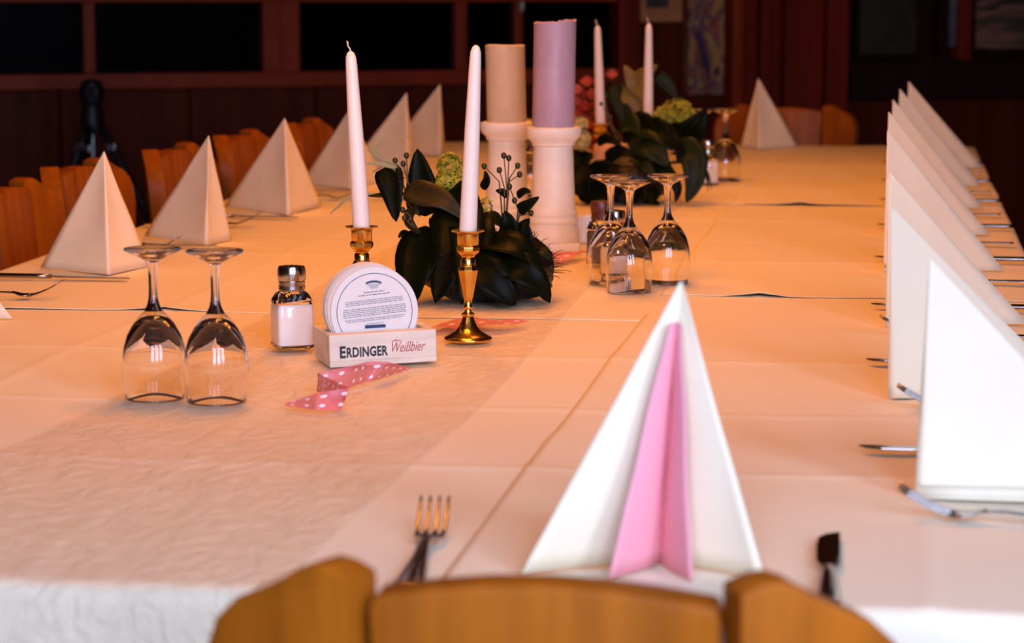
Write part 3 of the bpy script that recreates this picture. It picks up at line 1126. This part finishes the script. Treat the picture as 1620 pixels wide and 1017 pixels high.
# ------------------------------------------------------------------ white stands with thick candles
def make_stand(label, x, y, rz):
    z = zt(x, y) + .0045
    t = thing('candle_stand', label, 'candle stand', (x, y, z), math.radians(rz), 'white turned candle stands')
    b = MB()
    b.box((0, 0, .0065), (.082, .082, .013))
    b.build('plinth', WHITEP, t, bevel=.003)
    MB().lathe([(.0405, .013), (.0412, .015), (.0400, .024), (.0372, .036), (.0362, .041), (.0382, .043), (.0385, .047), (.0368, .050), (.0355, .052), (.0368, .055), (.0366, .060), (.0345, .062), (.0338, .070), (.0310, .145), (.0300, .160)], 44, cap1=False).build('shaft', WHITEP, t, smooth=True, angle=50)
    MB().lathe([(.0300, .160), (.0335, .162), (.0335, .165), (.0350, .168), (.0415, .174), (.0432, .180), (.0435, .1855), (.0425, .189), (.0375, .1905), (.0002, .1900)], 44, cap0=False, cap1=False).build('dish', WHITEP, t, smooth=True, angle=40)
    return z + .1906


def thick_candle(label, x, y, z, r, h, m, fn, lean):
    t = thing('thick_candle', label, 'candle', (x, y, z), 0, 'thick block candles')
    n = 56
    rows = []
    for q, rr in ((0, .97), (.012, 1), (.3, 1.0), (.6, .995), (.9, .995), (1, 1)):
        row = []
        for k in range(n + 1):
            a = 2 * PI * k / n
            top = h + fn(a)
            row.append((rr * r * math.cos(a) + lean * q * top, rr * r * math.sin(a), q * top))
        rows.append(row)
    for rr, dz in ((.90, .001), (.80, -.004), (.4, -.007), (.02, -.008)):
        rows.append([(rr * r * math.cos(2 * PI * k / n) + lean * h, rr * r * math.sin(2 * PI * k / n), h + fn(2 * PI * k / n) * (rr if rr > .5 else .2) + dz) for k in range(n + 1)])
    MB().grid(rows).build('wax', m, t, smooth=True, angle=45)
    MB().tube([(lean * h, 0, h - .010), (lean * h, 0, h - .003)], .001, 6).build('wick', INK, t)
    return t


zs = make_stand('front white turned candle stand carrying the violet candle', -.520, 3.865, 8)
thick_candle('tall violet thick candle with torn rim on the front white stand', -.520, 3.865, zs, .0325, .158, WAXV,
             lambda a: (.004 if -1.15 < ((a + PI / 2 + PI) % (2 * PI)) - PI < 9 and math.cos(a) > .25 else 0) + .0012 * math.sin(3 * a) + .0008 * math.sin(7 * a), .015)
zs = make_stand('rear white turned candle stand carrying the cream candle', -.620, 4.045, -4)
thick_candle('shorter cream thick candle on the rear white stand', -.620, 4.045, zs, .0320, .122, WAXC,
             lambda a: .0006 * math.sin(3 * a), -.025)

# ------------------------------------------------------------------ leaves and flowers
def leaf(parent, pts, width, m, cup=.25, twist=0.0, nrm=(0, -1, .25), shape=.42, name='leaf', tipw=0.0):
    """leaf blade along pts (base to tip), facing nrm"""
    P = [Vector(p) for p in pts]
    # resample by a Catmull-Rom
    Q = []
    nseg = 9
    for i in range(nseg + 1):
        s = i / nseg * (len(P) - 1)
        k = min(int(s), len(P) - 2)
        q = s - k
        p0, p1, p2, p3 = P[max(k - 1, 0)], P[k], P[k + 1], P[min(k + 2, len(P) - 1)]
        Q.append(.5 * ((2 * p1) + (p2 - p0) * q + (2 * p0 - 5 * p1 + 4 * p2 - p3) * q * q + (3 * p1 - p0 - 3 * p2 + p3) * q ** 3))
    rows = []
    for i, p in enumerate(Q):
        s = i / nseg
        t = (Q[min(i + 1, nseg)] - Q[max(i - 1, 0)]).normalized()
        nv = Vector(nrm)
        nv = (nv - t * nv.dot(t))
        nv = nv.normalized() if nv.length > 1e-3 else Vector((1, 0, 0))
        a = t.cross(nv).normalized()
        if twist:
            a = Matrix.Rotation(twist * s, 3, t) @ a
        wv = width / 2 * (math.sin(PI * s ** (shape * 1.35)) ** .85 if 0 < s < 1 else 0) + .0004
        rows.append([p + a * wv * q + nv * abs(q) * wv * cup for q in (-1, -.5, 0, .5, 1)])
    return MB().grid(rows).build(name, m, parent, smooth=True, solid=.0005)


def florets(name, m, parent, blobs, nfl, size, seed):
    """a flower head: many little four-petalled florets over rounded blobs"""
    rnd = random.Random(seed)
    mb = MB()
    for i in range(nfl):
        c, r = blobs[i % len(blobs)]
        while True:
            d = Vector((rnd.gauss(0, 1), rnd.gauss(0, 1), rnd.gauss(0, 1)))
            if d.length > .1:
                d.normalize()
                break
        c = Vector(c) + Vector((d.x * r[0], d.y * r[1], d.z * r[2])) * rnd.uniform(.8, 1.08)
        q = d.to_track_quat('Z', 'Y').to_matrix() @ Matrix.Rotation(rnd.uniform(0, 6.3), 3, 'Z')
        s = size * rnd.uniform(.75, 1.2)
        for k in range(4):
            R = q @ Matrix.Rotation(k * PI / 2, 3, 'Z')
            mb.add([c + R @ Vector(v) * s for v in ((0, 0, 0), (.55, .42, .12), (1, 0, .28), (.55, -.42, .12))], [(0, 1, 2, 3)])
    return mb.build(name, m, parent)


def rose(parent, c, r, m, seed):
    rnd = random.Random(seed)
    mb = MB()
    for layer, (rr, hh, n) in enumerate(((.35, .9, 3), (.65, .8, 5), (1, .6, 6))):
        for k in range(n):
            a0 = 2 * PI * k / n + layer * .6 + rnd.uniform(-.2, .2)
            rows = []
            for i in range(4):
                s = i / 3
                row = []
                for j in range(5):
                    a = a0 + (j - 2) * .85 * PI / n
                    rad = r * rr * (.35 + .65 * s ** .6) * (1 + .12 * s * s)
                    row.append((c[0] + rad * math.cos(a), c[1] + rad * math.sin(a), c[2] + r * (1.75 * hh * s * (1 - .08 * (j - 2) ** 2) - .8)))
                rows.append(row)
            mb.grid(rows)
    return mb.build('blossom', m, parent, smooth=True)


# --- near arrangement
ax, ay = -.530, 3.255
az = zt(ax, ay) + .0055
FA = thing('flower_arrangement', 'dark leafy flower arrangement with lime flower head, behind right brass candlestick', 'flowers', (ax, ay, az), 0, 'table flower arrangements')


rows = []
for i in range(15):
    a = -PI / 2 + PI * i / 14
    row = []
    for k in range(33):
        q = 2 * PI * k / 32
        d = Vector((math.cos(a) * math.cos(q), math.cos(a) * math.sin(q), math.sin(a)))
        nn_ = 1 + .16 * noise.noise(d * 2.3 + Vector((3, 1, 2))) + .06 * noise.noise(d * 9)
        row.append((d.x * .089 * nn_ + .008, d.y * .075 * nn_, max(.0, .037 + d.z * .050 * nn_)))
    rows.append(row)
MB().grid(rows).build('moss_base', MOSS, FA, smooth=True)
rnd = random.Random(11)
tw = MB()
for i in range(230):
    q = rnd.uniform(0, 2 * PI)
    a = rnd.uniform(-.25, 1.0)
    d = Vector((math.cos(a) * math.cos(q), math.cos(a) * math.sin(q), math.sin(a)))
    p = Vector((d.x * .089 + .008, d.y * .075, max(.002, .037 + d.z * .050)))
    e = p + d * rnd.uniform(.004, .016) + Vector((rnd.uniform(-.008, .008), rnd.uniform(-.008, .008), rnd.uniform(-.004, .006)))
    e.z = max(e.z, .002)
    tw.tube([p - d * .006, p.lerp(e, .6) + Vector((0, 0, .001)), e], [.0006, .0005, .0003], 3, caps=False)
tw.build('moss_fibres', MOSS, FA)['kind'] = 'stuff'

LV = [  # points along the blade (metres from the foot of the arrangement), width, material, facing
    ([(-0.08, 0.02, 0.1043), (-0.0849, 0.02, 0.1461), (-0.0922, 0.024, 0.1933)], 0.047, LEAF, (0, -1, 0.1)),
    ([(-0.0543, 0.0, 0.1314), (-0.0332, -0.015, 0.1164), (-0.0265, -0.045, 0.0739), (-0.0397, -0.065, 0.0348), (-0.0507, -0.078, 0.001)], 0.0745, LEAF, (-0.1, -1, 0.3)),
    ([(-0.104, -0.004, 0.1419), (-0.0748, -0.016, 0.1349), (-0.0458, -0.024, 0.1277), (-0.0177, -0.028, 0.1037)], 0.0373, LEAF3D, (-0.2, -0.9, 0.7)),  # paler blade: highlight on the leaf fold put into its colour
    ([(-0.1293, 0.005, 0.1709), (-0.1209, -0.004, 0.1434), (-0.1137, -0.012, 0.0993)], 0.0373, LEAF, (0, -1, 0.2)),
    ([(-0.1111, 0.006, 0.1385), (-0.1302, 0, 0.133), (-0.154, 0.0, 0.1318)], 0.0146, LEAF2, (0, -0.6, 1)),
    ([(-0.0761, -0.01, 0.0946), (-0.0781, -0.045, 0.0567), (-0.0809, -0.062, 0.0255), (-0.0767, -0.072, 0.001)], 0.0599, LEAF, (-0.2, -1, 0.2)),
    ([(-0.019, 0.0, 0.1069), (-0.0074, -0.04, 0.0861), (-0.007, -0.072, 0.0484), (-0.0143, -0.088, 0.001)], 0.0599, LEAF, (0.1, -1, 0.3)),
    ([(-0.0024, -0.03, 0.0712), (0.0305, -0.06, 0.078), (0.0648, -0.07, 0.0681), (0.088, -0.06, 0.0324)], 0.0502, LEAF, (0.1, -0.6, 0.9)),
    ([(0.0308, -0.062, 0.0561), (0.0595, -0.078, 0.0478), (0.084, -0.078, 0.0303), (0.0971, -0.066, 0.003)], 0.0437, LEAF, (0.2, -1, 0.5)),
    ([(-0.009, -0.07, 0.0563), (0.0182, -0.086, 0.0414), (0.043, -0.088, 0.0177), (0.0547, -0.084, 0.001)], 0.0518, LEAF, (0.1, -1, 0.4)),
    ([(0.0278, 0.0, 0.0686), (0.048, -0.012, 0.0866), (0.0638, -0.018, 0.1072)], 0.0275, LEAF, (0, -1, 0.3)),
    ([(0.0311, -0.01, 0.0671), (0.0376, -0.02, 0.0955), (0.031, -0.02, 0.1168)], 0.0275, LEAF, (0, -1, 0.2)),
    ([(0.0428, -0.005, 0.0627), (0.0569, -0.016, 0.0764), (0.0589, -0.018, 0.1039)], 0.0292, LEAF, (0, -1, 0.2)),
    ([(0.0477, -0.01, 0.1154), (0.0599, -0.014, 0.1233), (0.0757, -0.014, 0.135)], 0.0162, LEAF, (0.2, -1, 0.4)),
    ([(0.0446, 0.0, 0.1335), (0.0551, -0.004, 0.1405), (0.0637, -0.006, 0.14)], 0.0122, LEAF, (0, -0.8, 0.6)),
    ([(0.032, 0.0, 0.1341), (0.0252, -0.004, 0.1393), (0.0171, -0.006, 0.1419)], 0.0113, LEAF, (0, -0.8, 0.6)),
    ([(-0.003, 0.01, 0.142), (0.0035, 0.006, 0.154), (0.001, 0.006, 0.1664)], 0.0113, LEAF, (0, -1, 0.3)),
    ([(-0.097, -0.02, 0.082), (-0.1009, -0.03, 0.0862), (-0.1065, -0.036, 0.0809)], 0.0097, LEAF, (0, -1, 0.3)),
    ([(-0.0903, -0.01, 0.1193), (-0.094, -0.022, 0.1021), (-0.0808, -0.03, 0.0865)], 0.0178, LEAF3D, (-0.5, -1, 0.2)),
    ([(0.0238, 0.01, 0.0942), (0.0127, -0.01, 0.1041), (-0.0023, -0.02, 0.0982)], 0.0275, LEAF2, (0, -0.8, 0.6)),
    ([(0.0134, -0.03, 0.0631), (0.0364, -0.045, 0.0798), (0.0603, -0.05, 0.0725)], 0.0227, LEAF3D, (0.2, -0.7, 0.9)),
    ([(0.0686, -0.01, 0.0636), (0.0824, -0.02, 0.0632), (0.094, -0.02, 0.051)], 0.0146, LEAF2, (0.3, -0.7, 0.7)),
]
for pts, wd, m, nr in LV:
    leaf(FA, pts, wd, m, nrm=nr)
florets('hydrangea_head', HYD, FA, [((-0.0476, 0.02, 0.169), (.017, .016, .019)), ((-0.0513, 0.012, 0.1513), (.013, .014, .014)), ((-0.0333, 0.015, 0.1429), (.016, .015, .020))], 420, .0046, 5)
florets('hydrangea_sprig', HYD, FA, [((0.0008, 0.012, 0.102), (.010, .012, .030))], 110, .0036, 6)


def berry_sprig(parent, base, ends, r=.0037):
    st = MB()
    for e in ends:
        st.tube([base, e[0], e[1]], [.0013, .0010, .0008], 5)
    o = st.build('berry_sprig', STEM, parent, smooth=True)
    for e in ends:
        MB().ball(e[1], r, 8, 6, (1, 1, 1.2)).build('berry', BERRY, o, smooth=True)


berry_sprig(FA, (0.0286, -0.005, 0.0749), [((0.033, -0.006, 0.1371), (0.0277, -0.004, 0.1872)), ((0.033, -0.006, 0.1371), (0.0349, -0.008, 0.1842)), ((0.0355, -0.006, 0.1577), (0.0463, -0.006, 0.1743)), ((0.0355, -0.006, 0.1536), (0.0491, -0.008, 0.163)), ((0.0218, -0.004, 0.1533), (0.0012, 0, 0.1726)), ((0.0285, -0.004, 0.1451), (0.0218, -0.004, 0.1682))])
berry_sprig(FA, (0.0433, -0.008, 0.0754), [((0.0494, -0.01, 0.1129), (0.0355, -0.006, 0.147)), ((0.0477, -0.01, 0.1211), (0.0427, -0.01, 0.1293)), ((0.0461, -0.01, 0.1087), (0.0646, -0.012, 0.1133))])
berry_sprig(FA, (-0.0847, 0.0, 0.1061), [((-0.1048, 0.0, 0.1432), (-0.1176, 0.002, 0.1787)), ((-0.1005, 0.0, 0.1516), (-0.102, 0.0, 0.1856)), ((-0.1005, 0.0, 0.1516), (-0.1063, 0.0, 0.1748)), ((-0.1049, 0.0, 0.1283), (-0.1103, -0.002, 0.1508))])
berry_sprig(FA, (-0.081, -0.02, 0.0855), [((-0.0892, -0.03, 0.0963), (-0.0984, -0.034, 0.1064)), ((-0.0866, -0.03, 0.0947), (-0.0908, -0.034, 0.1057)), ((-0.0927, -0.02, 0.1077), (-0.1016, -0.03, 0.1168))])
for pts, wd in (
        ([(-0.1047, 0.0, 0.164), (-0.1388, 0.002, 0.1776), (-0.1535, 0.004, 0.1923)], 0.0032),
        ([(-0.1131, 0.0, 0.1697), (-0.1421, 0.01, 0.187), (-0.136, 0.014, 0.2035), (-0.1008, 0.016, 0.2087)], 0.0041),
        ([(-0.1148, 0, 0.1697), (-0.1368, -0.008, 0.175), (-0.1545, -0.012, 0.1751)], 0.0057),
        ([(-0.1164, 0, 0.1747), (-0.14, 0.0, 0.1844), (-0.1526, 0.0, 0.2025)], 0.0032),
        ([(-0.1268, 0.004, 0.1327), (-0.1726, 0.0, 0.1324), (-0.1936, -0.002, 0.1173), (-0.2043, -0.004, 0.1081)], 0.0032),
):
    leaf(FA, pts, wd, GRASS, cup=.1, name='grass_blade')
MB().tube([(-0.1047, 0, 0.1557), (-0.1299, 0, 0.1745), (-0.1469, 0, 0.1636)], [.0009, .0008, .0006], 5).build('twig', STEM, FA)

# --- far arrangement
bx, by = -.470, 4.80
bz = zt(bx, by) + .0055
FB = thing('flower_arrangement', 'far flower arrangement with coral blossoms, green flower heads and long drooping leaves', 'flowers', (bx, by, bz), 0, 'table flower arrangements')


rows = []
for i in range(13):
    a = -PI / 2 + PI * i / 12
    row = []
    for k in range(29):
        q = 2 * PI * k / 28
        d = Vector((math.cos(a) * math.cos(q), math.cos(a) * math.sin(q), math.sin(a)))
        nn_ = 1 + .16 * noise.noise(d * 2.1 + Vector((1, 4, 2))) + .05 * noise.noise(d * 9)
        row.append((d.x * .080 * nn_ - .030, d.y * .07 * nn_, max(0, .038 + d.z * .048 * nn_)))
    rows.append(row)
MB().grid(rows).build('moss_base', MOSS, FB, smooth=True)
LV2 = [
    ([(0.0596, -0.02, 0.0994), (0.0948, -0.04, 0.0915), (0.0986, -0.052, 0.04), (0.0843, -0.06, 0.001)], 0.0547, LEAF2, (0.1, -1, 0.2)),
    ([(0.05, -0.02, 0.091), (0.0868, -0.03, 0.0908), (0.1169, -0.03, 0.0648), (0.1304, -0.03, 0.0243)], 0.0119, LEAF2, (0.1, -0.6, 0.8)),
    ([(0.027, -0.03, 0.0854), (0.0466, -0.045, 0.0568), (0.0675, -0.05, 0.0276), (0.0632, -0.052, 0.001)], 0.0285, LEAF, (0, -1, 0.3)),
    ([(-0.049, 0.36, 0.1905), (-0.0622, 0.36, 0.2162), (-0.0784, 0.365, 0.2455)], 0.0335, LEAF3, (0, -1, 0.4)),
    ([(-0.0592, 0.37, 0.2004), (-0.0399, 0.37, 0.2236), (-0.0116, 0.37, 0.2469)], 0.0388, LEAF3, (0, -1, 0.4)),
    ([(-0.0582, 0.36, 0.2033), (-0.0356, 0.355, 0.1882), (-0.0244, 0.35, 0.1371)], 0.0387, LEAF3, (0, -1, 0.2)),
    ([(-0.0853, 0.36, 0.1851), (-0.0588, 0.355, 0.1778), (-0.045, 0.35, 0.1292)], 0.0387, LEAF3, (0, -1, 0.3)),
    ([(-0.1006, 0.38, 0.2062), (-0.0863, 0.37, 0.1679), (-0.0745, 0.36, 0.1168)], 0.0439, LEAF2, (0, -1, 0.2)),
    ([(-0.0142, 0.4, 0.2253), (0.0094, 0.4, 0.2022), (0.0283, 0.395, 0.174)], 0.0286, LEAF2, (0, -1, 0.3)),
    ([(-0.0459, 0.03, 0.1473), (-0.0269, 0.0, 0.137), (-0.0175, -0.03, 0.0909)], 0.048, LEAF2, (0, -1, 0.2)),
    ([(-0.0123, 0.0, 0.1252), (0.0257, -0.02, 0.1302), (0.0687, -0.03, 0.1073), (0.0964, -0.03, 0.0861)], 0.055, LEAF, (0, -0.8, 0.7)),
    ([(-0.0232, -0.01, 0.1076), (0.0158, -0.04, 0.1039), (0.0505, -0.05, 0.0679)], 0.0595, LEAF2, (0, -1, 0.5)),
    ([(-0.0291, -0.01, 0.0835), (-0.0045, -0.05, 0.0649), (0.0325, -0.06, 0.0398)], 0.057, LEAF2, (0.1, -1, 0.4)),
    ([(0.0342, 0.02, 0.116), (0.0772, 0.01, 0.129), (0.1188, 0.01, 0.1772)], 0.0529, LEAF, (0.2, -1, 0.3)),
    ([(0.0773, 0.01, 0.1169), (0.1019, 0.0, 0.1381), (0.1148, 0.0, 0.1729)], 0.0408, LEAF, (0.3, -1, 0.1)),
    ([(0.0057, 0.0, 0.1373), (0.0317, -0.02, 0.1327), (0.058, -0.03, 0.1024)], 0.0478, LEAF, (0, -1, 0.4)),
    ([(-0.0297, 0.05, 0.1428), (-0.0018, 0.04, 0.1411), (0.0333, 0.03, 0.1154)], 0.0484, LEAF, (0, -1, 0.4)),
    ([(-0.1152, 0.0, 0.0941), (-0.1236, -0.02, 0.0688), (-0.1294, -0.03, 0.0236)], 0.0478, LEAF, (-0.2, -1, 0.2)),
    ([(-0.1064, -0.02, 0.0352), (-0.0788, -0.05, 0.0594), (-0.0357, -0.06, 0.0653)], 0.0475, LEAF, (0, -1, 0.6)),
    ([(-0.0874, -0.03, 0.1106), (-0.0653, -0.045, 0.1189), (-0.037, -0.05, 0.1052)], 0.0214, LEAF, (0, -1, 0.4)),
    ([(-0.0393, -0.03, 0.1183), (-0.0197, -0.045, 0.1241), (0.0, -0.05, 0.1127)], 0.0238, LEAF, (0, -1, 0.4)),
    ([(-0.0716, -0.03, 0.0784), (-0.043, -0.05, 0.0956), (-0.0113, -0.055, 0.0891)], 0.0285, LEAF, (0, -1, 0.4)),
    ([(0.0164, -0.04, 0.031), (0.0233, -0.06, 0.0016), (0.036, -0.066, 0.001)], 0.0284, LEAF, (0, -1, 0.2)),
    ([(-0.0186, -0.05, 0.0325), (-0.0021, -0.07, 0.0104), (0.0035, -0.075, 0.001)], 0.0402, LEAF, (0, -1, 0.2)),
    ([(-0.11, -0.04, 0.0307), (-0.0763, -0.07, 0.0179), (-0.057, -0.08, 0.001)], 0.0639, LEAF, (0, -1, 0.3)),
    ([(-0.0547, -0.05, 0.0381), (-0.0303, -0.075, 0.0188), (-0.0328, -0.082, 0.001)], 0.0661, LEAF, (0, -1, 0.3)),
    ([(-0.1358, 0.0, 0.0697), (-0.1392, -0.03, 0.0416), (-0.1328, -0.05, 0.001)], 0.0477, LEAF, (-0.2, -1, 0.2)),
    ([(-0.0993, -0.03, 0.0625), (-0.1149, -0.05, 0.035), (-0.1014, -0.06, 0.001)], 0.0522, LEAF, (-0.2, -1, 0.2)),
]
for pts, wd, m, nr in LV2:
    leaf(FB, pts, wd, m, nrm=nr)
florets('hydrangea_head', HYD, FB, [((0.0587, 0.04, 0.1657), (.030, .028, .026)), ((0.0321, 0.04, 0.1535), (.020, .022, .024)), ((0.0781, 0.04, 0.1562), (.016, .02, .020))], 520, .0064, 8)
florets('pale_hydrangea_head', HYDP, FB, [((-0.1226, -0.01, 0.1428), (.014, .018, .016)), ((-0.1177, -0.01, 0.114), (.014, .018, .018))], 240, .0058, 9)
for i, (c, r, m) in enumerate((
        ((-0.1815, 0.4, 0.1959), 0.013, ROSE),
        ((-0.1607, 0.41200000000000003, 0.2111), 0.0144, ROSE),
        ((-0.1502, 0.42400000000000004, 0.1846), 0.0157, ROSE),
        ((-0.1833, 0.43600000000000005, 0.1708), 0.013, ROSE),
        ((-0.163, 0.4, 0.1621), 0.0144, ROSED),
        ((-0.1095, 0.41200000000000003, 0.227), 0.0117, ROSE),
        ((-0.1041, 0.42400000000000004, 0.1915), 0.013, ROSED),
        ((-0.1488, 0.43600000000000005, 0.1475), 0.0157, ROSED),
        ((-0.1563, 0.4, 0.127), 0.0157, ROSED),
        ((-0.1379, 0.41200000000000003, 0.12), 0.0157, ROSED),
        ((-0.1713, 0.42400000000000004, 0.1845), 0.0144, ROSED),
        ((-0.1699, 0.43600000000000005, 0.1408), 0.013, ROSED),
        ((-0.138, 0.4, 0.1662), 0.013, ROSED),
        ((-0.1829, 0.41200000000000003, 0.1484), 0.0144, ROSED),
        ((-0.1339, 0.42400000000000004, 0.0958), 0.0157, ROSED),
        ((-0.1552, 0.43600000000000005, 0.1001), 0.0157, ROSED),
        ((-0.0855, 0.4, 0.1575), 0.0117, ROSED),
        ((-0.1357, 0.41200000000000003, 0.2048), 0.0104, ROSE),
        ((-0.1053, 0.42400000000000004, 0.1719), 0.0104, ROSED),
        ((-0.1485, 0.43600000000000005, 0.0765), 0.0144, ROSED),
        ((-0.1248, 0.4, 0.1338), 0.0117, ROSED),
)):
    rose(FB, c, r, m, i)
st = MB()
for c in ((-0.1788, 0.41, 0.1981), (-0.1565, 0.41, 0.2138), (-0.1485, 0.41, 0.1826), (-0.1093, 0.41, 0.2271), (-0.1457, 0.41, 0.1461), (-0.1654, 0.41, 0.1264)):
    st.tube([(-.02, .20, .04), (c[0] * .7, .38, c[2] * .6), (c[0], c[1], c[2] - .006)], [.0015, .0012, .001], 5)
st.build('stem', STEM, FB, smooth=True)
MB().lathe([(.030, .001), (.040, .03), (.046, .07), (.044, .098), (.0405, .101), (.0385, .098), (.038, .06), (.002, .055)], 32, c=(-0.0632, 0.085, 0.001), cap1=False).build('pot', POT, FB, smooth=True, angle=50)
berry_sprig(FB, (-0.0423, 0, 0.0827), [((-0.073, 0, 0.1727), (-0.0756, 0, 0.2003)), ((-0.0706, 0, 0.1607), (-0.084, 0, 0.1835)), ((-0.0632, 0, 0.1428), (-0.0657, 0, 0.1572))], .0036)
for pts in ([(0.0391, -0.03, 0.0736), (0.0818, -0.04, 0.0771), (0.1057, -0.04, 0.0726), (0.1331, -0.04, 0.0657)], [(0.075, -0.03, 0.0716), (0.0994, -0.035, 0.065), (0.1186, -0.035, 0.0557), (0.1237, -0.035, 0.0211)]):
    leaf(FB, pts, .006, LEAF2, cup=.1, name='leaf_stalk')

# ------------------------------------------------------------------ dotted ribbons
def ribbon(label, pts, width_dir, name='dotted_ribbon'):
    """pts: centre line in metres (x, y, height over cloth); width_dir per point"""
    rows = []
    P = [Vector(p) for p in pts]
    W = [Vector(q) for q in width_dir]
    ns = 40
    for i in range(ns + 1):
        s = i / ns * (len(P) - 1)
        k = min(int(s), len(P) - 2)
        q = s - k
        p0, p1, p2, p3 = P[max(k - 1, 0)], P[k], P[k + 1], P[min(k + 2, len(P) - 1)]
        c = .5 * ((2 * p1) + (p2 - p0) * q + (2 * p0 - 5 * p1 + 4 * p2 - p3) * q * q + (3 * p1 - p0 - 3 * p2 + p3) * q ** 3)
        wv = W[k].lerp(W[k + 1], q)
        row = []
        for j in range(6):
            p = c + wv * (j / 5 - .5)
            fl = zt(p.x, p.y) + .0058
            row.append((p.x, p.y, max(fl, fl + p.z)))
        rows.append(row)
    mb = MB().grid(rows)
    o = mb.build(name, RIBBON, None, smooth=True)
    me = o.data
    uvl = me.uv_layers.new(name='UVMap')
    L = sum((Vector(rows[i + 1][2]) - Vector(rows[i][2])).length for i in range(ns))
    for lp in me.loops:
        i, j = divmod(lp.vertex_index, 6)
        uvl.data[lp.index].uv = (i / ns * L, j / 5)
    return tag(o, label, 'ribbon', 'pink dotted ribbons')


# folded zigzag, standing on its lower edge: (lower edge, upper edge) along the strip
RS = [((-.583, 2.371, .756), (-.582, 2.376, .758)), ((-.546, 2.350, .756), (-.547, 2.362, .771)), ((-.522, 2.354, .756), (-.517, 2.366, .776)),
      ((-.572, 2.463, .756), (-.572, 2.467, .774)), ((-.544, 2.488, .756), (-.539, 2.492, .779)), ((-.535, 2.523, .756), (-.532, 2.527, .778)),
      ((-.531, 2.527, .756), (-.514, 2.535, .777)), ((-.508, 2.601, .756), (-.503, 2.611, .759))]
rows = []
for i in range(len(RS) - 1):
    for q in range(6):
        f = q / 6
        f = f * f * (3 - 2 * f)
        lo = Vector(RS[i][0]).lerp(Vector(RS[i + 1][0]), f)
        up = Vector(RS[i][1]).lerp(Vector(RS[i + 1][1]), f)
        rows.append((lo, up))
rows.append((Vector(RS[-1][0]), Vector(RS[-1][1])))
strip, dist, dd = [], 0, [0]
for i, (lo, up) in enumerate(rows):
    if i:
        dist += ((lo + up) / 2 - (rows[i - 1][0] + rows[i - 1][1]) / 2).length
        dd.append(dist)
    row = []
    for j in range(6):
        p = lo.lerp(up, j / 5)
        p.y += .004 * math.sin(j / 5 * PI) * math.sin(i * .8)
        p.z = max(p.z, zt(p.x, p.y) + .0058)
        row.append(tuple(p))
    strip.append(row)
o = MB().grid(strip).build('dotted_ribbon', RIBBON, None, smooth=True)
uvl = o.data.uv_layers.new(name='UVMap')
for lp in o.data.loops:
    i, j = divmod(lp.vertex_index, 6)
    uvl.data[lp.index].uv = (dd[i] * 1.5, j / 5)
tag(o, 'pink ribbon with white dots lying before the beer mat holder', 'ribbon', 'pink dotted ribbons')
ribbon('pink ribbon with white dots behind the right brass candlestick',
       [(-.545, 2.965, 0), (-.52, 2.985, .004), (-.49, 2.955, .004), (-.462, 2.970, .006), (-.440, 2.995, .002)],
       [(.012, .09, 0), (.015, .11, 0), (.02, .10, 0), (.02, .07, 0), (.01, .03, 0)])
ribbon('small pink ribbon end at the foot of the front white candle stand',
       [(-.515, 3.64, 0), (-.498, 3.69, .002), (-.482, 3.735, .008), (-.455, 3.77, .003)],
       [(.05, .01, 0), (.055, .01, 0), (.05, .01, 0), (.03, .02, 0)])

# ------------------------------------------------------------------ tripod by the window
t = thing('camera_tripod', 'black camera tripod standing below the left window', 'tripod', (-2.275, 7.0, 0))
hd = MB()
hd.lathe([(.020, .745), (.031, .752), (.034, .78), (.031, .81), (.027, .820), (.029, .826), (.034, .84), (.036, .872), (.028, .893), (.012, .900)], 20)
hd.build('head', BLACK, t, smooth=True, angle=40)
MB().box((.012, -.034, .865), (.040, .03, .030)).build('camera_body', BLACK, t, bevel=.004)
MB().lathe([(.012, .25), (.012, .75)], 14).build('column', GREYM, t, smooth=True, angle=40)
for k in range(3):
    a = 2 * PI * k / 3 + PI / 6
    lg = MB().tube([(.024 * math.cos(a), .024 * math.sin(a), .765), (.15 * math.cos(a), .15 * math.sin(a), .52), (.40 * math.cos(a), .40 * math.sin(a), .012)], [.012, .011, .008], 8).build('leg', BLACK, t, smooth=True)
    MB().ball((.40 * math.cos(a), .40 * math.sin(a), .012), .012, 8, 5).build('rubber_foot', BLACK, lg, smooth=True)
    MB().box((.055 * math.cos(a), .055 * math.sin(a), .705), (.026, .026, .022)).build('leg_clamp', GREYM, lg, bevel=.003)
